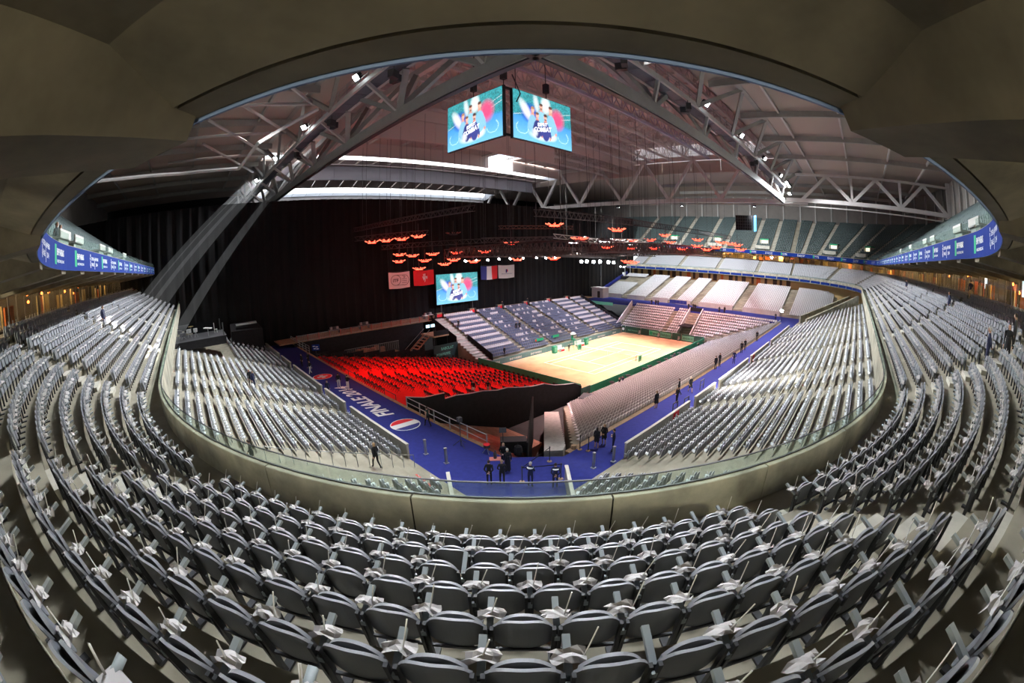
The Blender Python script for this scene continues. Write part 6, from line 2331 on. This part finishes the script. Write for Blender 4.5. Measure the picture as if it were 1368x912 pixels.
WK = 6.0
person((14.7, 17.7, WK), 40, 'man in black suit with hands behind his back, leftmost of the corner group', 'behind', hair=HAIRD)
person((15.3, 17.2, WK), 48, 'man in black suit beside him, second from left in the corner group', 'clasp', hair=HAIRL)
person((16.6, 18.1, WK), 60, 'person in long black coat behind the two suited men', 'stand', hair=HAIRG, coat=(.75, SUIT))
person((17.0, 18.9, WK), 215, 'woman in black facing the camera behind the suited men', 'clasp', hair=HAIRL, long=.5)
person((16.3, 15.8, WK), 20, 'guard in dark uniform with pale hair, left of the two guards', 'crossed', NAVY, NAVY, hair=HAIRG, stripe=WHITE)
person((17.2, 14.6, WK), 45, 'guard in dark uniform with white chest band, right of the two guards', 'behind', NAVY, NAVY, hair=HAIRD, stripe=WHITE)
person((17.1, 28.1, WK), 95, 'man in dark green walking away along the left gangway', 'walk', DKGREEN, SUIT, arm=SKIN, hair=HAIRD)
person((23.3, 16.0, WK), 10, 'woman in short black dress, left of the pair on the right gangway', 'stand', leg=SUIT, shin=SKIN, hair=HAIRD, long=.6, coat=(.32, SUIT), h=1.66)
person((24.1, 15.9, WK), 190, 'woman in short black dress, right of the pair on the right gangway', 'clasp', leg=SUIT, shin=SKIN, hair=HAIRL, long=.6, coat=(.32, SUIT), h=1.7)
person((23.7, 14.8, WK), 120, 'man in black suit with folded arms facing the two women', 'crossed', NAVY, NAVY)
person((33.3, 16.5, WK), 70, 'woman in black standing at the seat edge of the right gangway', 'stand', shin=SKIN, hair=HAIRL, long=.4, coat=(.4, SUIT), h=1.7)
person((38.0, 16.4, WK), 100, 'person in black walking on the right gangway, further along', 'walk', hair=HAIRD)
person((39.6, 15.8, WK), 230, 'woman in short black dress walking towards the corner', 'walk', shin=SKIN, hair=HAIRL, long=.5, coat=(.3, SUIT), h=1.68)
person((35.9, 15.6, WK), 150, 'person in black bending behind the right barrier', 'clasp', hair=HAIRL, h=1.55)
person((49.8, 16.7, WK), 60, 'person in dark jacket, nearer of a pair far along the right gangway', 'stand')
person((51.6, 16.8, WK), 250, 'person in dark jacket, farther of a pair far along the right gangway', 'clasp')
person((54.2, 15.6, WK), 200, 'person in navy beside the red cloth on the right gangway', 'stand', NAVY, NAVY)
person((61.0, 16.5, WK), 30, 'man in black suit, first of three at the far right gangway', 'stand')
person((63.3, 16.6, WK), 220, 'man in black suit, second of three at the far right gangway', 'stand')
person((72.0, 16.8, WK), 180, 'man in black suit, third and farthest at the far right gangway', 'stand')
person((15.8, 42.0, WK), 30, 'person in dark jacket and white trousers on the lettering', 'camera', SUIT, TROUW, shin=TROUW)
person((15.3, 43.4, WK), 60, 'person in black next to the white trousered one on the lettering', 'stand', SUIT, TROUW, shin=TROUW)
person((14.5, 51.6, WK), 200, 'person in dark jacket and white trousers past the red cross disc', 'walk', SUIT, TROUW, shin=TROUW)
person((14.8, 56.5, WK), 200, 'man in black suit, left of two at the far left gangway', 'stand')
person((15.9, 56.9, WK), 210, 'man in black suit, right of two at the far left gangway', 'clasp')
person((13.3, 41.5, WK), 250, 'steward in navy at a gap of the left barrier', 'stand', NAVY, NAVY)
person((1.9, 21.4, LZ + LR * 13), 170, 'man in black suit walking in the lower left stand near the parapet', 'walk', hair=HAIRD)
person((9.5, 22.2, LZ + LR * 4), 100, 'woman in black climbing the lower left stand steps', 'walk', hair=HAIRL, long=.5)
person((5.4, 41.0, LZ + LR * 9), 300, 'person in navy standing amid the lower left seats', 'stand', NAVY, NAVY)
person((5.2, 41.9, LZ + LR * 9), 280, 'person in black standing just behind, amid the lower left seats', 'stand', hair=HAIRL)
person((28.6, 36.6, 5.55 - .345 * 5), 220, 'man in black with white trousers on the red carpet, left one', 'stand', SUIT, TROUW, shin=TROUW)
person((30.6, 36.4, 5.55 - .345 * 6), 30, 'man in black with beige trousers walking on the red carpet', 'walk', SUIT, BEIGE, shin=BEIGE)
person((43.4, 31.6, 0), 60, 'cameraman in black at the near court corner', 'camera')
person((50.6, 31.3, .3), 100, 'person in black and red behind the near fence, left of a pair', 'stand', hair=HAIRL)
person((51.7, 31.4, .3), 100, 'person in navy behind the near fence, right of a pair', 'stand', NAVY, NAVY)
person((71.6, 32.3, 0), 80, 'cameraman in blue behind the near fence, farther along', 'camera', NAVY, NAVY)
person((83.4, 32.2, 0), 90, 'photographer in black near the far corner of the clay', 'camera')
person((85.6, 32.0, 0), 100, 'second photographer in black near the far corner of the clay', 'stand')
person((64.9, 52.2, .05), 200, 'ball kid in dark green by the drinks cabinet', 'stand', DKGREEN, DKGREEN, h=1.5)
person((51.2, 56.0, 1.0), 260, 'person in black standing at the foot of the grandstand', 'stand')
person((60.5, 62.4, 3.6), 240, 'person in black on the grandstand stairs, left one', 'stand')
person((61.4, 62.4, 3.6), 250, 'person in black on the grandstand stairs, right one', 'stand')
person((48.6, 66.0, 5.2), 220, 'steward in black on the wide stairs left of the grandstand', 'stand')
person((65.1, 71.6, 6.8), 270, 'steward in black at a stair head above the grandstand', 'stand')
person((73.2, 71.6, 6.8), 270, 'steward in black at the next stair head above the grandstand', 'clasp')
for i, (x, y, l) in enumerate(((98.5, 51.9, 'leftmost of three'), (99.3, 51.1, 'middle of three'), (99.0, 50.3, 'rightmost of three'), (98.6, 41.4, 'left one of a huddle'), (99.3, 40.4, 'middle one of a huddle'), (98.7, 39.6, 'right one of a huddle'), (99.3, 33.4, 'left one of a separate pair'), (100.2, 32.3, 'right one of a separate pair'), (99.8, 19.0, 'one by the bright lamp'))):
    person((x, y, WK), 180, f'person in dark clothes on the far gangway, {l}', 'stand' if i % 2 else 'clasp')
kz = lambda k: Z0 + RISE * k
person((18.7, -7.1, kz(5)), 75, 'man in dark suit seen from behind among the right side seats', 'behind', NAVY, NAVY, hair=HAIRG)
person((18.0, -7.95, kz(6)), 150, 'woman in long black coat beside the suited man at right', 'stand', hair=HAIRD, long=1.0, coat=(.85, SUIT), h=1.72)
person((18.6, -8.55, kz(7)), 60, 'man half hidden behind the woman in the long coat', 'stand', hair=HAIRD)
person((33.6, -8.4, kz(7)), 100, 'man in navy suit standing among the right side rows', 'stand', NAVY, NAVY)
person((32.4, -10.9, kz(10)), 200, 'man in beige coat near the lounge glass at right', 'stand', BEIGE, SUIT, coat=(.5, BEIGE))
person((35.2, -10.9, kz(10)), 330, 'man in dark jacket and pale trousers near the lounge glass', 'stand', NAVY, BEIGE, shin=BEIGE)
person((63.5, -8.4, kz(7)), 120, 'person in navy standing far along the right side rows', 'stand', NAVY, NAVY)
person((-7.6, 33.9, kz(6)), 330, 'person in dark blue among the left side rows', 'stand', NAVY, NAVY)
person((-7.4, 21.4, UZ), 340, 'person in black at the upper tier front, left one of two', 'stand', hair=HAIRL)
person((-7.5, 22.4, UZ), 320, 'person in black at the upper tier front, right one of two', 'clasp')
t = thing('bright_camera_lamp', 'small bright white camera lamp on a stand at the far corner', 'lamp', (99.0, 17.4, 6))
MB().tube((99.0, 17.4, 6), (99.0, 17.4, 8.4), .04, 6).build('pole', STEELD, t)
MB().box((98.9, 17.4, 8.5), (.3, .7, .5)).build('lamp', LAMPW, t)

# ================================================================ HAZE LIT BY THE SUN SHAFT
hz = bpy.data.materials.new('thin_haze')
hz.use_nodes = True
nt = hz.node_tree
for n_ in list(nt.nodes):
    nt.nodes.remove(n_)
o_ = nt.nodes.new('ShaderNodeOutputMaterial')
v_ = nt.nodes.new('ShaderNodeVolumeScatter')
v_.inputs['Density'].default_value = 0.0028
nt.links.new(v_.outputs[0], o_.inputs['Volume'])


def shaft(a, half, label):
    """prism of haze that follows the sun from a gap in the roof"""
    a = Vector(a)
    s_ = SUND.cross(Vector((0, 0, 1))).normalized()
    u_ = s_.cross(SUND)
    b = a + SUND * 68
    V = [q + s_ * i * half + u_ * j * half * .6 for q in (a, b) for i, j in ((-1, -1), (1, -1), (1, 1), (-1, 1))]
    o = MB().add(V, BOXF).build('sun_haze', hz)
    o['kind'] = 'stuff'
    return tag(o, label, 'haze')


shaft((21.9, 89.4, 42.2), 0.62, 'brightest hazy shaft of sunlight before the curtain')
shaft((19.6, 88.4, 41.2), 0.5, 'second hazy shaft of sunlight, left of the brightest')
shaft((16.8, 86.0, 39.6), 0.3, 'thin hazy shaft of sunlight, leftmost of the four')
shaft((25.2, 90.5, 41.5), 0.4, 'thin hazy shaft of sunlight, rightmost of the four')

for o in bpy.data.objects:
    if o.parent and o.type == 'MESH' and o.name.split('.')[0] in ('lettering', 'chords', 'mesh_panel', 'grid', 'catwalk_rail', 'walkway_rail', 'logo', 'emblem_lines', 'stair_run', 'leaf_panel', 'opening', 'timber_edge'):
        o['kind'] = 'stuff'
